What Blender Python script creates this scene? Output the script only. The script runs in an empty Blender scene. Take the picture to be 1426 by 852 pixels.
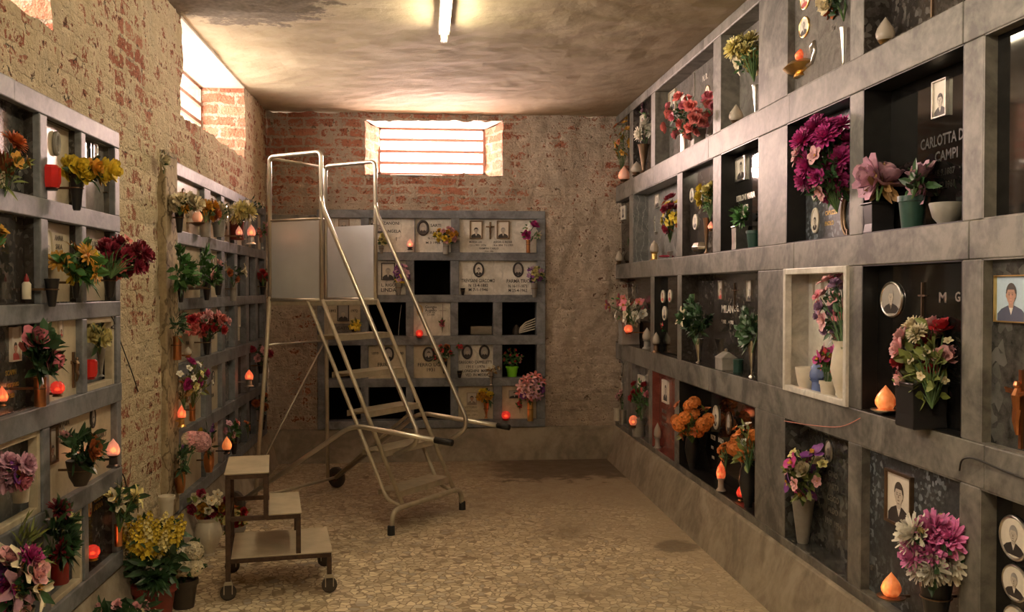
import bpy, math, random
from mathutils import Vector, Matrix, noise
C = bpy.context.scene.collection
scn = bpy.context.scene
PI = math.pi
rad = math.radians

# ------------------------------------------------------------ camera
H = 1.42                      # eye height
F = 1300.0                    # focal length in pixels of the 1426x852 frame
YAW = math.atan(121 / F); PIT = math.atan(24 / F)
cam_d = bpy.data.cameras.new('camera'); cam = bpy.data.objects.new('camera', cam_d); C.objects.link(cam)
cam_d.sensor_width = 36; cam_d.lens = 36 * F / 1426
cam_d.clip_start = 0.02; cam_d.clip_end = 100
cam.location = (0, 0, H); cam.rotation_euler = (PI / 2 - PIT, 0, -YAW)
scn.camera = cam
fw = Vector((math.sin(YAW) * math.cos(PIT), math.cos(YAW) * math.cos(PIT), -math.sin(PIT)))
rt = Vector((math.cos(YAW), -math.sin(YAW), 0)); up = rt.cross(fw)
CAM = Vector((0, 0, H))
def ray(px, py): return fw + rt * ((px - 713) / F) - up * ((py - 426) / F)

# ------------------------------------------------------------ world, lights, exposure
DAY = (1.0, 0.80, 0.72)
w = bpy.data.worlds.new('sky'); scn.world = w; w.use_nodes = True
bg = w.node_tree.nodes['Background']; bg.inputs[0].default_value = (*DAY, 1); bg.inputs[1].default_value = 8.0
vs = scn.view_settings; vs.view_transform = 'Standard'; vs.look = 'None'; vs.exposure = 0.80; vs.gamma = 1
vs.use_curve_mapping = False
DAYW = 1.9                    # window daylight multiplier
TUBE = 46.0                   # fluorescent tube emission
def area(name, loc, rot, sx, sy, power, col):
    l = bpy.data.lights.new(name, 'AREA'); l.shape = 'RECTANGLE'; l.size = sx; l.size_y = sy; l.energy = power * DAYW; l.color = col
    o = bpy.data.objects.new(name, l); o.location = loc; o.rotation_euler = rot; C.objects.link(o); return o

# ------------------------------------------------------------ room dimensions
D = 7.74; R = 1.595; LW = 1.28; YB = -1.6
ZC = 2.86
def zr(v): return v + H
RROWS = [(zr(0.855), zr(1.375)), (zr(0.20), zr(0.728)), (zr(-0.447), zr(0.086)), (zr(-1.112), zr(-0.577))]
LROWS = [(zr(0.300), zr(0.578)), (zr(-0.050), zr(0.232)), (zr(-0.388), zr(-0.112)), (zr(-0.738), zr(-0.464)), (zr(-1.085), zr(-0.808))]
ZBOT = zr(-1.15); ZTOP = zr(0.645)

class Wall:
    def __init__(s, kind): s.kind = kind; s.rz = {'R': -PI / 2, 'L': PI / 2, 'B': 0}[kind]
    def P(s, px, py, e=0.0):
        d = ray(px, py)
        if s.kind == 'R': t = (R + e) / d.x
        elif s.kind == 'L': t = (-LW - e) / d.x
        else: t = (D + e) / d.y
        return CAM + d * t
    def along(s, px, e=0.0, py=402):
        p = s.P(px, py, e); return p.x if s.kind == 'B' else p.y
    def world(s, a, e, z):
        return {'R': Vector((R + e, a, z)), 'L': Vector((-LW - e, a, z)), 'B': Vector((a, D + e, z))}[s.kind]
WR, WL, WB = Wall('R'), Wall('L'), Wall('B')
def pxm(p): return (p - CAM).dot(fw) / F      # metres per pixel at p

# ------------------------------------------------------------ mesh builder
class MB:
    def __init__(s): s.v = []; s.f = []; s.m = []; s.cur = 0
    def mi(s, i): s.cur = i; return s
    def add(s, vs_, fs):
        b = len(s.v); s.v += [tuple(v) for v in vs_]
        for f in fs: s.f.append(tuple(b + i for i in f)); s.m.append(s.cur)
    def box(s, x0, x1, y0, y1, z0, z1, M=None):
        vs_ = [Vector((x, y, z)) for x in (x0, x1) for y in (y0, y1) for z in (z0, z1)]
        if M: vs_ = [M @ v for v in vs_]
        s.add(vs_, [(0, 1, 3, 2), (4, 6, 7, 5), (0, 4, 5, 1), (2, 3, 7, 6), (0, 2, 6, 4), (1, 5, 7, 3)])
    def tube(s, pts, r, n=8, cap=True, closed=False, M=None):
        pts = [Vector(p) for p in pts]; N = len(pts); rings = []
        prev = None
        for i, p in enumerate(pts):
            if closed: t = (pts[(i + 1) % N] - pts[i - 1])
            else: t = (pts[min(i + 1, N - 1)] - pts[max(i - 1, 0)])
            t.normalize()
            a = Vector((0, 0, 1)) if abs(t.z) < 0.9 else Vector((1, 0, 0))
            if prev is not None: a = prev
            u_ = (a - t * a.dot(t)).normalized(); v_ = t.cross(u_); prev = u_
            rr = r[i] if isinstance(r, (list, tuple)) else r
            rings.append([p + (u_ * math.cos(2 * PI * k / n) + v_ * math.sin(2 * PI * k / n)) * rr for k in range(n)])
        vs_ = [q for rg in rings for q in rg]
        if M: vs_ = [M @ q for q in vs_]
        fs = []
        for i in range(N if closed else N - 1):
            j = (i + 1) % N
            for k in range(n): fs.append((i * n + k, i * n + (k + 1) % n, j * n + (k + 1) % n, j * n + k))
        if cap and not closed: fs += [tuple(range(n))[::-1], tuple((N - 1) * n + k for k in range(n))]
        s.add(vs_, fs)
    def lathe(s, prof, n=20, c=(0, 0, 0), sx=1, sy=1, M=None):
        vs_ = []; c = Vector(c)
        for r_, z in prof:
            for k in range(n):
                a = 2 * PI * k / n; v = c + Vector((r_ * sx * math.cos(a), r_ * sy * math.sin(a), z)); vs_.append(M @ v if M else v)
        fs = []
        for i in range(len(prof) - 1):
            for k in range(n): fs.append((i * n + k, i * n + (k + 1) % n, (i + 1) * n + (k + 1) % n, (i + 1) * n + k))
        if prof[0][0] > 1e-5: fs.append(tuple(range(n))[::-1])
        if prof[-1][0] > 1e-5: fs.append(tuple((len(prof) - 1) * n + k for k in range(n)))
        s.add(vs_, fs)
    def poly(s, pts2, y, th=0.0008):      # polygon in local XZ, front face towards -Y
        n = len(pts2)
        vs_ = [(x, y, z) for x, z in pts2] + [(x, y + th, z) for x, z in pts2]
        s.add(vs_, [tuple(range(n)), tuple(range(2 * n - 1, n - 1, -1))] + [(i, n + i, n + (i + 1) % n, (i + 1) % n) for i in range(n)])
    def ell(s, cx, cz, rx, rz, y, th=0.0008, n=20, a0=0, a1=2 * PI):
        full = abs(a1 - a0 - 2 * PI) < 1e-6
        k = n if full else n + 1
        s.poly([(cx + rx * math.cos(a0 + (a1 - a0) * i / n), cz + rz * math.sin(a0 + (a1 - a0) * i / n)) for i in range(k)], y, th)
    def build(s, name, mats, parent=None, smooth=False, bevel=0, seg=2, loc=None):
        me = bpy.data.meshes.new(name); me.from_pydata(s.v, [], s.f)
        mats = mats if isinstance(mats, (list, tuple)) else [mats]
        for m in mats: me.materials.append(m)
        for p, i in zip(me.polygons, s.m): p.material_index = min(i, len(mats) - 1)
        me.update(); me.validate()
        if smooth:
            for p in me.polygons: p.use_smooth = True
        o = bpy.data.objects.new(name, me); C.objects.link(o)
        if smooth == 'auto':
            md = o.modifiers.new('e', 'EDGE_SPLIT'); md.split_angle = rad(40)
        if bevel:
            b = o.modifiers.new('b', 'BEVEL'); b.width = bevel; b.segments = seg; b.limit_method = 'ANGLE'; b.angle_limit = rad(40)
        if parent: o.parent = parent
        if loc is not None: o.location = loc
        return o

def tag(o, label=None, cat=None, group=None, kind=None):
    if label: o['label'] = label
    if cat: o['category'] = cat
    if group: o['group'] = group
    if kind: o['kind'] = kind
    return o
def empty(name, loc=(0, 0, 0), rz=0, label=None, cat=None, group=None):
    o = bpy.data.objects.new(name, None); C.objects.link(o); o.location = loc; o.rotation_euler = (0, 0, rz)
    o.empty_display_size = 0.05
    return tag(o, label, cat, group)
def struct(o): o['kind'] = 'structure'; return o
def to_local(root, p):
    return Matrix.Rotation(-root.rotation_euler[2], 3, 'Z') @ (Vector(p) - root.location)

# ------------------------------------------------------------ materials
class NT:
    def __init__(s, name):
        s.m = bpy.data.materials.new(name); s.m.use_nodes = True; s.t = s.m.node_tree
        s.b = s.t.nodes['Principled BSDF']; s.out = s.t.nodes['Material Output']
    def n(s, typ, **kw):
        nd = s.t.nodes.new('ShaderNode' + typ)
        for k, v in kw.items():
            if k.startswith('i_'):
                key = k[2:]; key = int(key) if key.isdigit() else key.replace('_', ' ')
                nd.inputs[key].default_value = v
            else: setattr(nd, k, v)
        return nd
    def l(s, a, b): s.t.links.new(a, b)
    def noise(s, vec, scale, detail=4, rough=0.55, dist=0.0):
        nd = s.n('TexNoise', i_Scale=scale, i_Detail=detail, i_Roughness=rough, i_Distortion=dist); s.l(vec, nd.inputs['Vector']); return nd.outputs['Fac']
    def ramp(s, fac, stops):
        nd = s.n('ValToRGB'); cr = nd.color_ramp
        while len(cr.elements) < len(stops): cr.elements.new(0.5)
        for e, (p, c) in zip(cr.elements, stops):
            e.position = p; e.color = (*c, 1) if len(c) == 3 else c
        s.l(fac, nd.inputs[0]); return nd.outputs[0]
    def mix(s, fac, a, b, blend='MIX'):
        nd = s.n('Mix', data_type='RGBA', blend_type=blend)
        for sock, val in ((nd.inputs[0], fac), (nd.inputs[6], a), (nd.inputs[7], b)):
            if hasattr(val, 'is_output'): s.l(val, sock)
            else: sock.default_value = val if isinstance(val, (int, float)) else (*val, 1)
        return nd.outputs[2]
    def math(s, op, a, b=0.0, clamp=False):
        nd = s.n('Math', operation=op, use_clamp=clamp)
        for sock, val in ((nd.inputs[0], a), (nd.inputs[1], b)):
            if hasattr(val, 'is_output'): s.l(val, sock)
            else: sock.default_value = val
        return nd.outputs[0]
    def sstep(s, v, lo, hi):
        nd = s.n('MapRange', interpolation_type='SMOOTHSTEP'); nd.inputs[1].default_value = lo; nd.inputs[2].default_value = hi
        s.l(v, nd.inputs[0]); return nd.outputs[0]
    def bump(s, h, strength=0.5, dist=0.01):
        nd = s.n('Bump'); nd.inputs['Strength'].default_value = strength; nd.inputs['Distance'].default_value = dist
        s.l(h, nd.inputs['Height']); s.l(nd.outputs[0], s.b.inputs['Normal'])
    def pos(s): return s.n('NewGeometry').outputs['Position']
    def obj(s): return s.n('TexCoord').outputs['Object']
    def base(s, c): 
        if hasattr(c, 'is_output'): s.l(c, s.b.inputs['Base Color'])
        else: s.b.inputs['Base Color'].default_value = (*c, 1)

def simple(name, col, rough=0.5, metal=0.0, var=0.15, scale=30, emis=None, es=0, spec=None, coat=0, bump=0.0, trans=0.0):
    t = NT(name); v = t.obj()
    f = t.noise(v, scale, 3)
    lo = tuple(c * (1 - var) for c in col); hi = tuple(min(1, c * (1 + var)) for c in col)
    t.base(t.ramp(f, [(0.3, lo), (0.7, hi)]))
    t.b.inputs['Roughness'].default_value = rough; t.b.inputs['Metallic'].default_value = metal
    if coat: t.b.inputs['Coat Weight'].default_value = coat
    if trans: t.b.inputs['Transmission Weight'].default_value = trans
    if emis:
        t.b.inputs['Emission Color'].default_value = (*emis, 1); t.b.inputs['Emission Strength'].default_value = es
    if bump: t.bump(f, bump, 0.003)
    return t.m

def brick_mat(name, z_lo, z_hi, red_bias, plaster_a, plaster_b, pit=0.5, redlow=0.0, xfade=False):
    t = NT(name); p = t.pos(); sep = t.n('SeparateXYZ'); t.l(p, sep.inputs[0])
    u = t.math('ADD', sep.outputs[0], sep.outputs[1])
    nd = t.n('TexNoise', i_Scale=5.0, i_Detail=3.0); t.l(p, nd.inputs['Vector'])
    wob = t.math('MULTIPLY', t.math('SUBTRACT', nd.outputs['Fac'], 0.5), 0.05)
    nd3 = t.n('TexNoise', i_Scale=28.0, i_Detail=3.0); t.l(p, nd3.inputs['Vector'])
    wob2 = t.math('MULTIPLY', t.math('SUBTRACT', nd3.outputs['Fac'], 0.5), 0.03)
    cb = t.n('CombineXYZ'); t.l(t.math('ADD', u, wob2), cb.inputs[0]); t.l(t.math('ADD', t.math('ADD', sep.outputs[2], wob), wob2), cb.inputs[1])
    br = t.n('TexBrick', offset=0.5, i_Scale=1.0, i_Mortar_Size=0.011, i_Mortar_Smooth=0.25, i_Bias=0.0, i_Brick_Width=0.25, i_Row_Height=0.078)
    br.inputs['Color1'].default_value = (0.40, 0.15, 0.095, 1); br.inputs['Color2'].default_value = (0.56, 0.27, 0.18, 1); br.inputs['Mortar'].default_value = (0.46, 0.38, 0.28, 1)
    t.l(cb.outputs[0], br.inputs['Vector'])
    n1 = t.noise(p, 3.6, 6, 0.68); n2 = t.noise(p, 15, 7, 0.72); n3 = t.noise(p, 60, 4, 0.6); n4 = t.noise(p, 1.1, 2)
    redn = t.mix(n2, (0.75, 0.75, 0.75), (1.3, 1.25, 1.2), 'MIX')
    brick = t.mix(1.0, br.outputs['Color'], redn, 'MULTIPLY')
    plaster = t.mix(t.sstep(n2, 0.35, 0.65), plaster_a, plaster_b)
    plaster = t.mix(t.sstep(n1, 0.5, 0.75), plaster, tuple(c * 0.72 for c in plaster_a))
    # where plaster covers
    hz = t.sstep(sep.outputs[2], z_lo, z_hi)
    cov = t.math('ADD', t.math('MULTIPLY', n1, 1.0), t.math('MULTIPLY', n2, 1.5))
    cov = t.math('ADD', cov, t.math('ADD', t.math('MULTIPLY', n4, 0.5), t.math('SUBTRACT', t.math('MULTIPLY', n3, 0.35), 0.425)))
    if xfade: cov = t.math('ADD', cov, t.math('MULTIPLY', t.sstep(sep.outputs[0], .55, 1.15), .12))
    thr = t.math('ADD', t.math('SUBTRACT', cov, t.math('MULTIPLY', hz, red_bias)), redlow - 0.28)
    mort = t.math('MULTIPLY', br.outputs['Fac'], 0.16)
    cover = t.sstep(t.math('ADD', thr, mort), 0.93, 1.0)
    col = t.mix(cover, brick, plaster)
    pits = t.sstep(t.math('ADD', t.math('MULTIPLY', n3, 0.4), t.math('MULTIPLY', n2, 0.6)), 0.37, 0.43)
    col = t.mix(t.math('MULTIPLY', t.math('SUBTRACT', 1.0, pits), pit), col, (0.06, 0.045, 0.03))
    t.base(col); t.b.inputs['Roughness'].default_value = 0.95; t.b.inputs['Specular IOR Level'].default_value = 0.15
    n5 = t.noise(p, 7.5, 3, 0.5, 0.6)
    hgt = t.math('ADD', t.math('ADD', t.math('MULTIPLY', cover, 0.5), t.math('MULTIPLY', n5, 1.6)), t.math('MULTIPLY', n2, 1.1))
    hgt = t.math('ADD', hgt, t.math('MULTIPLY', n3, 0.45)); hgt = t.math('SUBTRACT', hgt, t.math('MULTIPLY', br.outputs['Fac'], 0.35))
    t.bump(hgt, 0.8, 0.035)
    return t.m

def marble(name, a, b, rough=0.45, scale=4, vein=None, bump=0.05, spec=0.5):
    t = NT(name); v = t.pos()
    n1 = t.noise(v, scale, 6, 0.62, 1.2); n2 = t.noise(v, scale * 9, 4)
    col = t.ramp(t.math('ADD', t.math('MULTIPLY', n1, 0.75), t.math('MULTIPLY', n2, 0.25)), [(0.40, a), (0.60, b)])
    if vein:
        wv = t.n('TexWave', i_Scale=scale * 0.7, i_Distortion=9.0, i_Detail=4.0, i_Detail_Scale=1.6); t.l(v, wv.inputs['Vector'])
        col = t.mix(t.sstep(wv.outputs['Fac'], 0.93, 1.0), col, vein)
    t.base(col); t.b.inputs['Roughness'].default_value = rough; t.b.inputs['Specular IOR Level'].default_value = spec
    t.bump(n2, bump, 0.004); return t.m
def granite(name, a, b, fleck, rough=0.08, scale=60, amt=0.66):
    t = NT(name); v = t.pos()
    vo = t.n('TexVoronoi', i_Scale=scale); t.l(v, vo.inputs['Vector'])
    n1 = t.noise(v, scale * 0.6, 5, 0.7); n2 = t.noise(v, 5, 3)
    col = t.ramp(n1, [(0.35, a), (0.65, b)])
    sp = t.n('SeparateColor'); t.l(vo.outputs['Color'], sp.inputs[0])
    fl = t.math('MULTIPLY', t.sstep(sp.outputs[0], amt, amt + 0.3), t.sstep(n2, 0.35, 0.65))
    t.base(t.mix(fl, col, fleck)); t.b.inputs['Roughness'].default_value = rough
    return t.m

M = {}
M['brick_back'] = brick_mat('brick_back', 1.75, 2.25, 0.14, (0.66, 0.55, 0.43), (0.44, 0.35, 0.27), 0.7, 0.13, True)
M['brick_left'] = brick_mat('brick_left', 1.8, 2.5, 0.06, (0.80, 0.69, 0.48), (0.62, 0.51, 0.33), 0.85, 0.13)
M['brick_reveal'] = brick_mat('brick_reveal', 1.0, 1.2, 0.30, (0.66, 0.50, 0.40), (0.5, 0.36, 0.28), 0.5, 0.1)
M['frame'] = marble('frame_marble', (0.075, 0.070, 0.060), (0.205, 0.192, 0.165), 0.5, 4.2, None, 0.2)
M['frame_cool'] = marble('frame_marble_cool', (0.105, 0.112, 0.125), (0.22, 0.232, 0.25), 0.5, 5, None, 0.2)
M['frame_light'] = marble('frame_marble_light', (0.33, 0.31, 0.27), (0.52, 0.48, 0.42), 0.5, 6)
M['white'] = marble('white_marble', (0.52, 0.49, 0.43), (0.74, 0.71, 0.64), 0.3, 5, (0.55, 0.53, 0.48))
M['cream'] = marble('cream_marble', (0.45, 0.38, 0.26), (0.60, 0.52, 0.38), 0.3, 5)
M['greyslab'] = marble('grey_slab', (0.13, 0.12, 0.11), (0.21, 0.195, 0.18), 0.12, 12)
M['greyrough'] = marble('grey_marble_lining', (0.11, 0.115, 0.11), (0.2, 0.2, 0.19), 0.35, 10, (0.3, 0.3, 0.28))
M['dark'] = granite('dark_granite', (0.022, 0.018, 0.016), (0.05, 0.043, 0.038), (0.12, 0.11, 0.1), 0.1)
M['black'] = granite('black_granite', (0.004, 0.004, 0.004), (0.012, 0.011, 0.01), (0.12, 0.12, 0.12), 0.05, 40, 0.97)
M['blue'] = granite('blue_fleck_granite', (0.016, 0.018, 0.02), (0.05, 0.055, 0.06), (0.20, 0.23, 0.26), 0.45, 70, 0.6)
M['greygran'] = granite('grey_granite', (0.022, 0.022, 0.02), (0.075, 0.073, 0.066), (0.13, 0.13, 0.12), 0.18, 35, 0.6)
M['red'] = marble('red_marble', (0.16, 0.038, 0.03), (0.24, 0.07, 0.05), 0.12, 10)
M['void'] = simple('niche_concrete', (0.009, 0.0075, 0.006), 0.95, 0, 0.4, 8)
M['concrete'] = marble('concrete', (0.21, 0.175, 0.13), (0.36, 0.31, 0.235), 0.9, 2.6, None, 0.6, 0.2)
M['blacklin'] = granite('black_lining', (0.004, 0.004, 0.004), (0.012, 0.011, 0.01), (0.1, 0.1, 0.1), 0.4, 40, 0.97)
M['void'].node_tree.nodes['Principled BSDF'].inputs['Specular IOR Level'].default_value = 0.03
M['gold'] = simple('gold_metal', (0.75, 0.5, 0.18), 0.3, 1)
M['bronze'] = simple('bronze_metal', (0.20, 0.13, 0.08), 0.4, 0.9)
M['copper'] = simple('copper_metal', (0.62, 0.27, 0.12), 0.28, 1)
M['silver'] = simple('silver_metal', (0.66, 0.63, 0.58), 0.28, 1)
M['alu'] = simple('aluminium', (0.68, 0.72, 0.76), 0.42, 0.55, 0.05, 6)
M['steel'] = simple('galvanised_tube', (0.62, 0.58, 0.50), 0.3, 0.9, 0.08, 12)
M['dirtysteel'] = simple('dull_tube', (0.46, 0.40, 0.29), 0.45, 0.35, 0.15, 20)
M['rust'] = simple('brown_painted_steel', (0.075, 0.042, 0.026), 0.55, 0.3, 0.3, 40)
M['tread'] = simple('worn_plywood', (0.46, 0.39, 0.28), 0.7, 0, 0.14, 9)
M['rubber'] = simple('black_rubber', (0.012, 0.011, 0.01), 0.55)
M['wheel'] = simple('dusty_wheel', (0.05, 0.037, 0.028), 0.7)
M['blackp'] = simple('black_vase', (0.018, 0.017, 0.018), 0.3)
M['darkgreenp'] = simple('dark_green_pot', (0.02, 0.06, 0.045), 0.35)
M['brownp'] = simple('dark_brown_pot', (0.05, 0.035, 0.022), 0.6)
M['redp'] = simple('red_pot', (0.30, 0.012, 0.012), 0.4)
M['terrap'] = simple('maroon_pot', (0.16, 0.02, 0.012), 0.5)
M['whitep'] = simple('white_plastic', (0.62, 0.56, 0.45), 0.5, 0, 0.06)
M['limep'] = simple('lime_pot', (0.22, 0.62, 0.03), 0.4, 0, 0.05)
M['bluep'] = simple('blue_glass', (0.16, 0.22, 0.45), 0.2)
M['greyp'] = simple('grey_stone_vase', (0.26, 0.24, 0.21), 0.55, 0, 0.2, 18)
M['ink'] = simple('black_lettering', (0.02, 0.018, 0.018), 0.4)
M['letterw'] = simple('pale_lettering', (0.75, 0.70, 0.62), 0.35, 0.3)
M['letterd'] = simple('dull_lettering', (0.17, 0.15, 0.12), 0.4, 0.3)
M['letterdd'] = simple('worn_lettering', (0.028, 0.025, 0.021), 0.4, 0.3)
M['letterg'] = simple('gold_lettering', (0.5, 0.34, 0.08), 0.35, 0.7)
M['wire'] = simple('black_wire', (0.02, 0.018, 0.015), 0.5)
M['wirepink'] = simple('pink_wire', (0.6, 0.2, 0.15), 0.5)
M['stem'] = simple('flower_stem', (0.06, 0.12, 0.03), 0.6)
M['leaf'] = simple('green_leaf', (0.06, 0.17, 0.04), 0.45, 0, 0.5, 12)
M['leafd'] = simple('dark_leaf', (0.035, 0.085, 0.03), 0.4, 0, 0.45, 12)
M['leafy'] = simple('yellow_green_leaf', (0.17, 0.20, 0.05), 0.5, 0, 0.4, 12)
M['leafb'] = simple('dry_leaf', (0.30, 0.17, 0.06), 0.7, 0, 0.3, 12)
M['glassw'] = simple('frosted_lamp_glass', (0.78, 0.66, 0.55), 0.15, 0, 0.1, 30, None, 0, None, 0.6)
M['glassr'] = simple('red_lamp_glass', (0.42, 0.015, 0.015), 0.12, 0, 0.1, 30, (1, 0.05, 0.02), 0.05)
def flame_mat(name, c, e, col2):
    t = NT(name); v = t.obj(); f = t.noise(v, 60, 2)
    t.base(c); t.b.inputs['Roughness'].default_value = 0.25
    t.l(t.ramp(f, [(0.3, col2), (0.7, (1.0, 0.32, 0.09))]), t.b.inputs['Emission Color'])
    g = t.n('TexCoord').outputs['Generated']; dd = t.n('VectorMath', operation='DISTANCE'); t.l(g, dd.inputs[0]); dd.inputs[1].default_value = (.5, .0, .38)
    t.l(t.math('MULTIPLY', t.math('ADD', t.math('SUBTRACT', 1.0, t.sstep(dd.outputs['Value'], 0.05, 0.65)), t.math('MULTIPLY', f, .7)), e * .95), t.b.inputs['Emission Strength'])
    return t.m
M['flame'] = flame_mat('lit_orange_glass', (0.75, 0.30, 0.12), 0.62, (1.0, 0.10, 0.015))
M['flamer'] = flame_mat('lit_red_glass', (0.5, 0.04, 0.02), 0.75, (1.0, 0.03, 0.01))
M['flamep'] = flame_mat('lit_pink_glass', (0.8, 0.5, 0.4), 0.22, (1.0, 0.22, 0.14))
def lit_glass(name, c, e):
    t = NT(name); tr = t.n('BsdfTransparent'); tr.inputs[0].default_value = (*[min(1, x * 1.3 + .1) for x in c], 1); mx = t.n('MixShader'); mx.inputs[0].default_value = .62
    t.base(c); t.b.inputs['Roughness'].default_value = .15; t.b.inputs['Emission Color'].default_value = (*c, 1); t.b.inputs['Emission Strength'].default_value = e
    t.l(tr.outputs[0], mx.inputs[1]); t.l(t.b.outputs[0], mx.inputs[2]); t.l(mx.outputs[0], t.out.inputs['Surface']); return t.m
M['g_flame'] = lit_glass('orange_lamp_glass', (0.75, 0.26, 0.12), .28)
M['g_flamer'] = lit_glass('deep_red_lamp_glass', (0.55, 0.05, 0.03), .35)
M['g_flamep'] = lit_glass('pinkish_lamp_glass', (0.80, 0.55, 0.46), .10)
M['glassw'] = lit_glass('clear_lamp_glass', (0.62, 0.55, 0.46), 0.0)
M['core'] = simple('glowing_core', (1, .3, .1), .3, 0, 0, 5, (1.0, .20, .05), 3.2)
M['bulb'] = simple('lamp_bulb', (1, 0.6, 0.3), 0.3, 0, 0.0, 5, (1.0, 0.55, 0.22), 7.0)
# photo tones
for k, c in {'ph_light': (0.70, 0.64, 0.55), 'ph_grey': (0.36, 0.33, 0.30), 'ph_sky': (0.42, 0.55, 0.66), 'ph_face': (0.50, 0.44, 0.37), 'ph_facec': (0.40, 0.22, 0.15),
             'ph_dark': (0.035, 0.028, 0.026), 'ph_navy': (0.06, 0.07, 0.12), 'ph_hair': (0.05, 0.038, 0.03), 'ph_greyhair': (0.33, 0.31, 0.29), 'ph_shirt': (0.66, 0.62, 0.56),
             'ph_shade': (0.22, 0.17, 0.13), 'ph_pink': (0.55, 0.26, 0.2), 'ph_red': (0.5, 0.08, 0.07)}.items():
    M[k] = simple(k.replace('ph_', 'photo_'), c, 0.5, 0, 0.05, 80)
PET = {'yellow': (0.74, 0.56, 0.05), 'paleyellow': (0.68, 0.60, 0.25), 'cream': (0.66, 0.58, 0.40), 'white': (0.82, 0.78, 0.68), 'orange': (0.66, 0.20, 0.03), 'red': (0.42, 0.02, 0.03),
       'darkred': (0.22, 0.012, 0.022), 'wine': (0.30, 0.02, 0.05), 'pink': (0.72, 0.22, 0.28), 'palepink': (0.76, 0.42, 0.44), 'magenta': (0.46, 0.04, 0.22), 'purple': (0.20, 0.05, 0.26), 'mauve': (0.60, 0.34, 0.44),
       'hotpink': (0.70, 0.20, 0.45), 'coral': (0.74, 0.22, 0.20), 'gold': (0.60, 0.30, 0.03), 'blue': (0.12, 0.17, 0.4), 'rust': (0.5, 0.14, 0.04), 'lilac': (0.36, 0.22, 0.36)}
def petal_mat(k):
    key = 'pet_' + k
    if key not in M:
        c = PET[k]; t = NT('petal_' + k); oi = t.n('ObjectInfo'); f = t.noise(t.obj(), 3.0, 3)
        a = t.ramp(f, [(0.3, tuple(x * 0.72 for x in c)), (0.7, tuple(min(1, x * 1.22) for x in c))])
        v = t.n('HueSaturation'); t.l(a, v.inputs['Color']); t.l(t.math('ADD', 0.75, t.math('MULTIPLY', oi.outputs['Random'], 0.45)), v.inputs['Value'])
        t.base(v.outputs[0]); t.b.inputs['Roughness'].default_value = 0.6
        M[key] = t.m
    return M[key]

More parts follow.
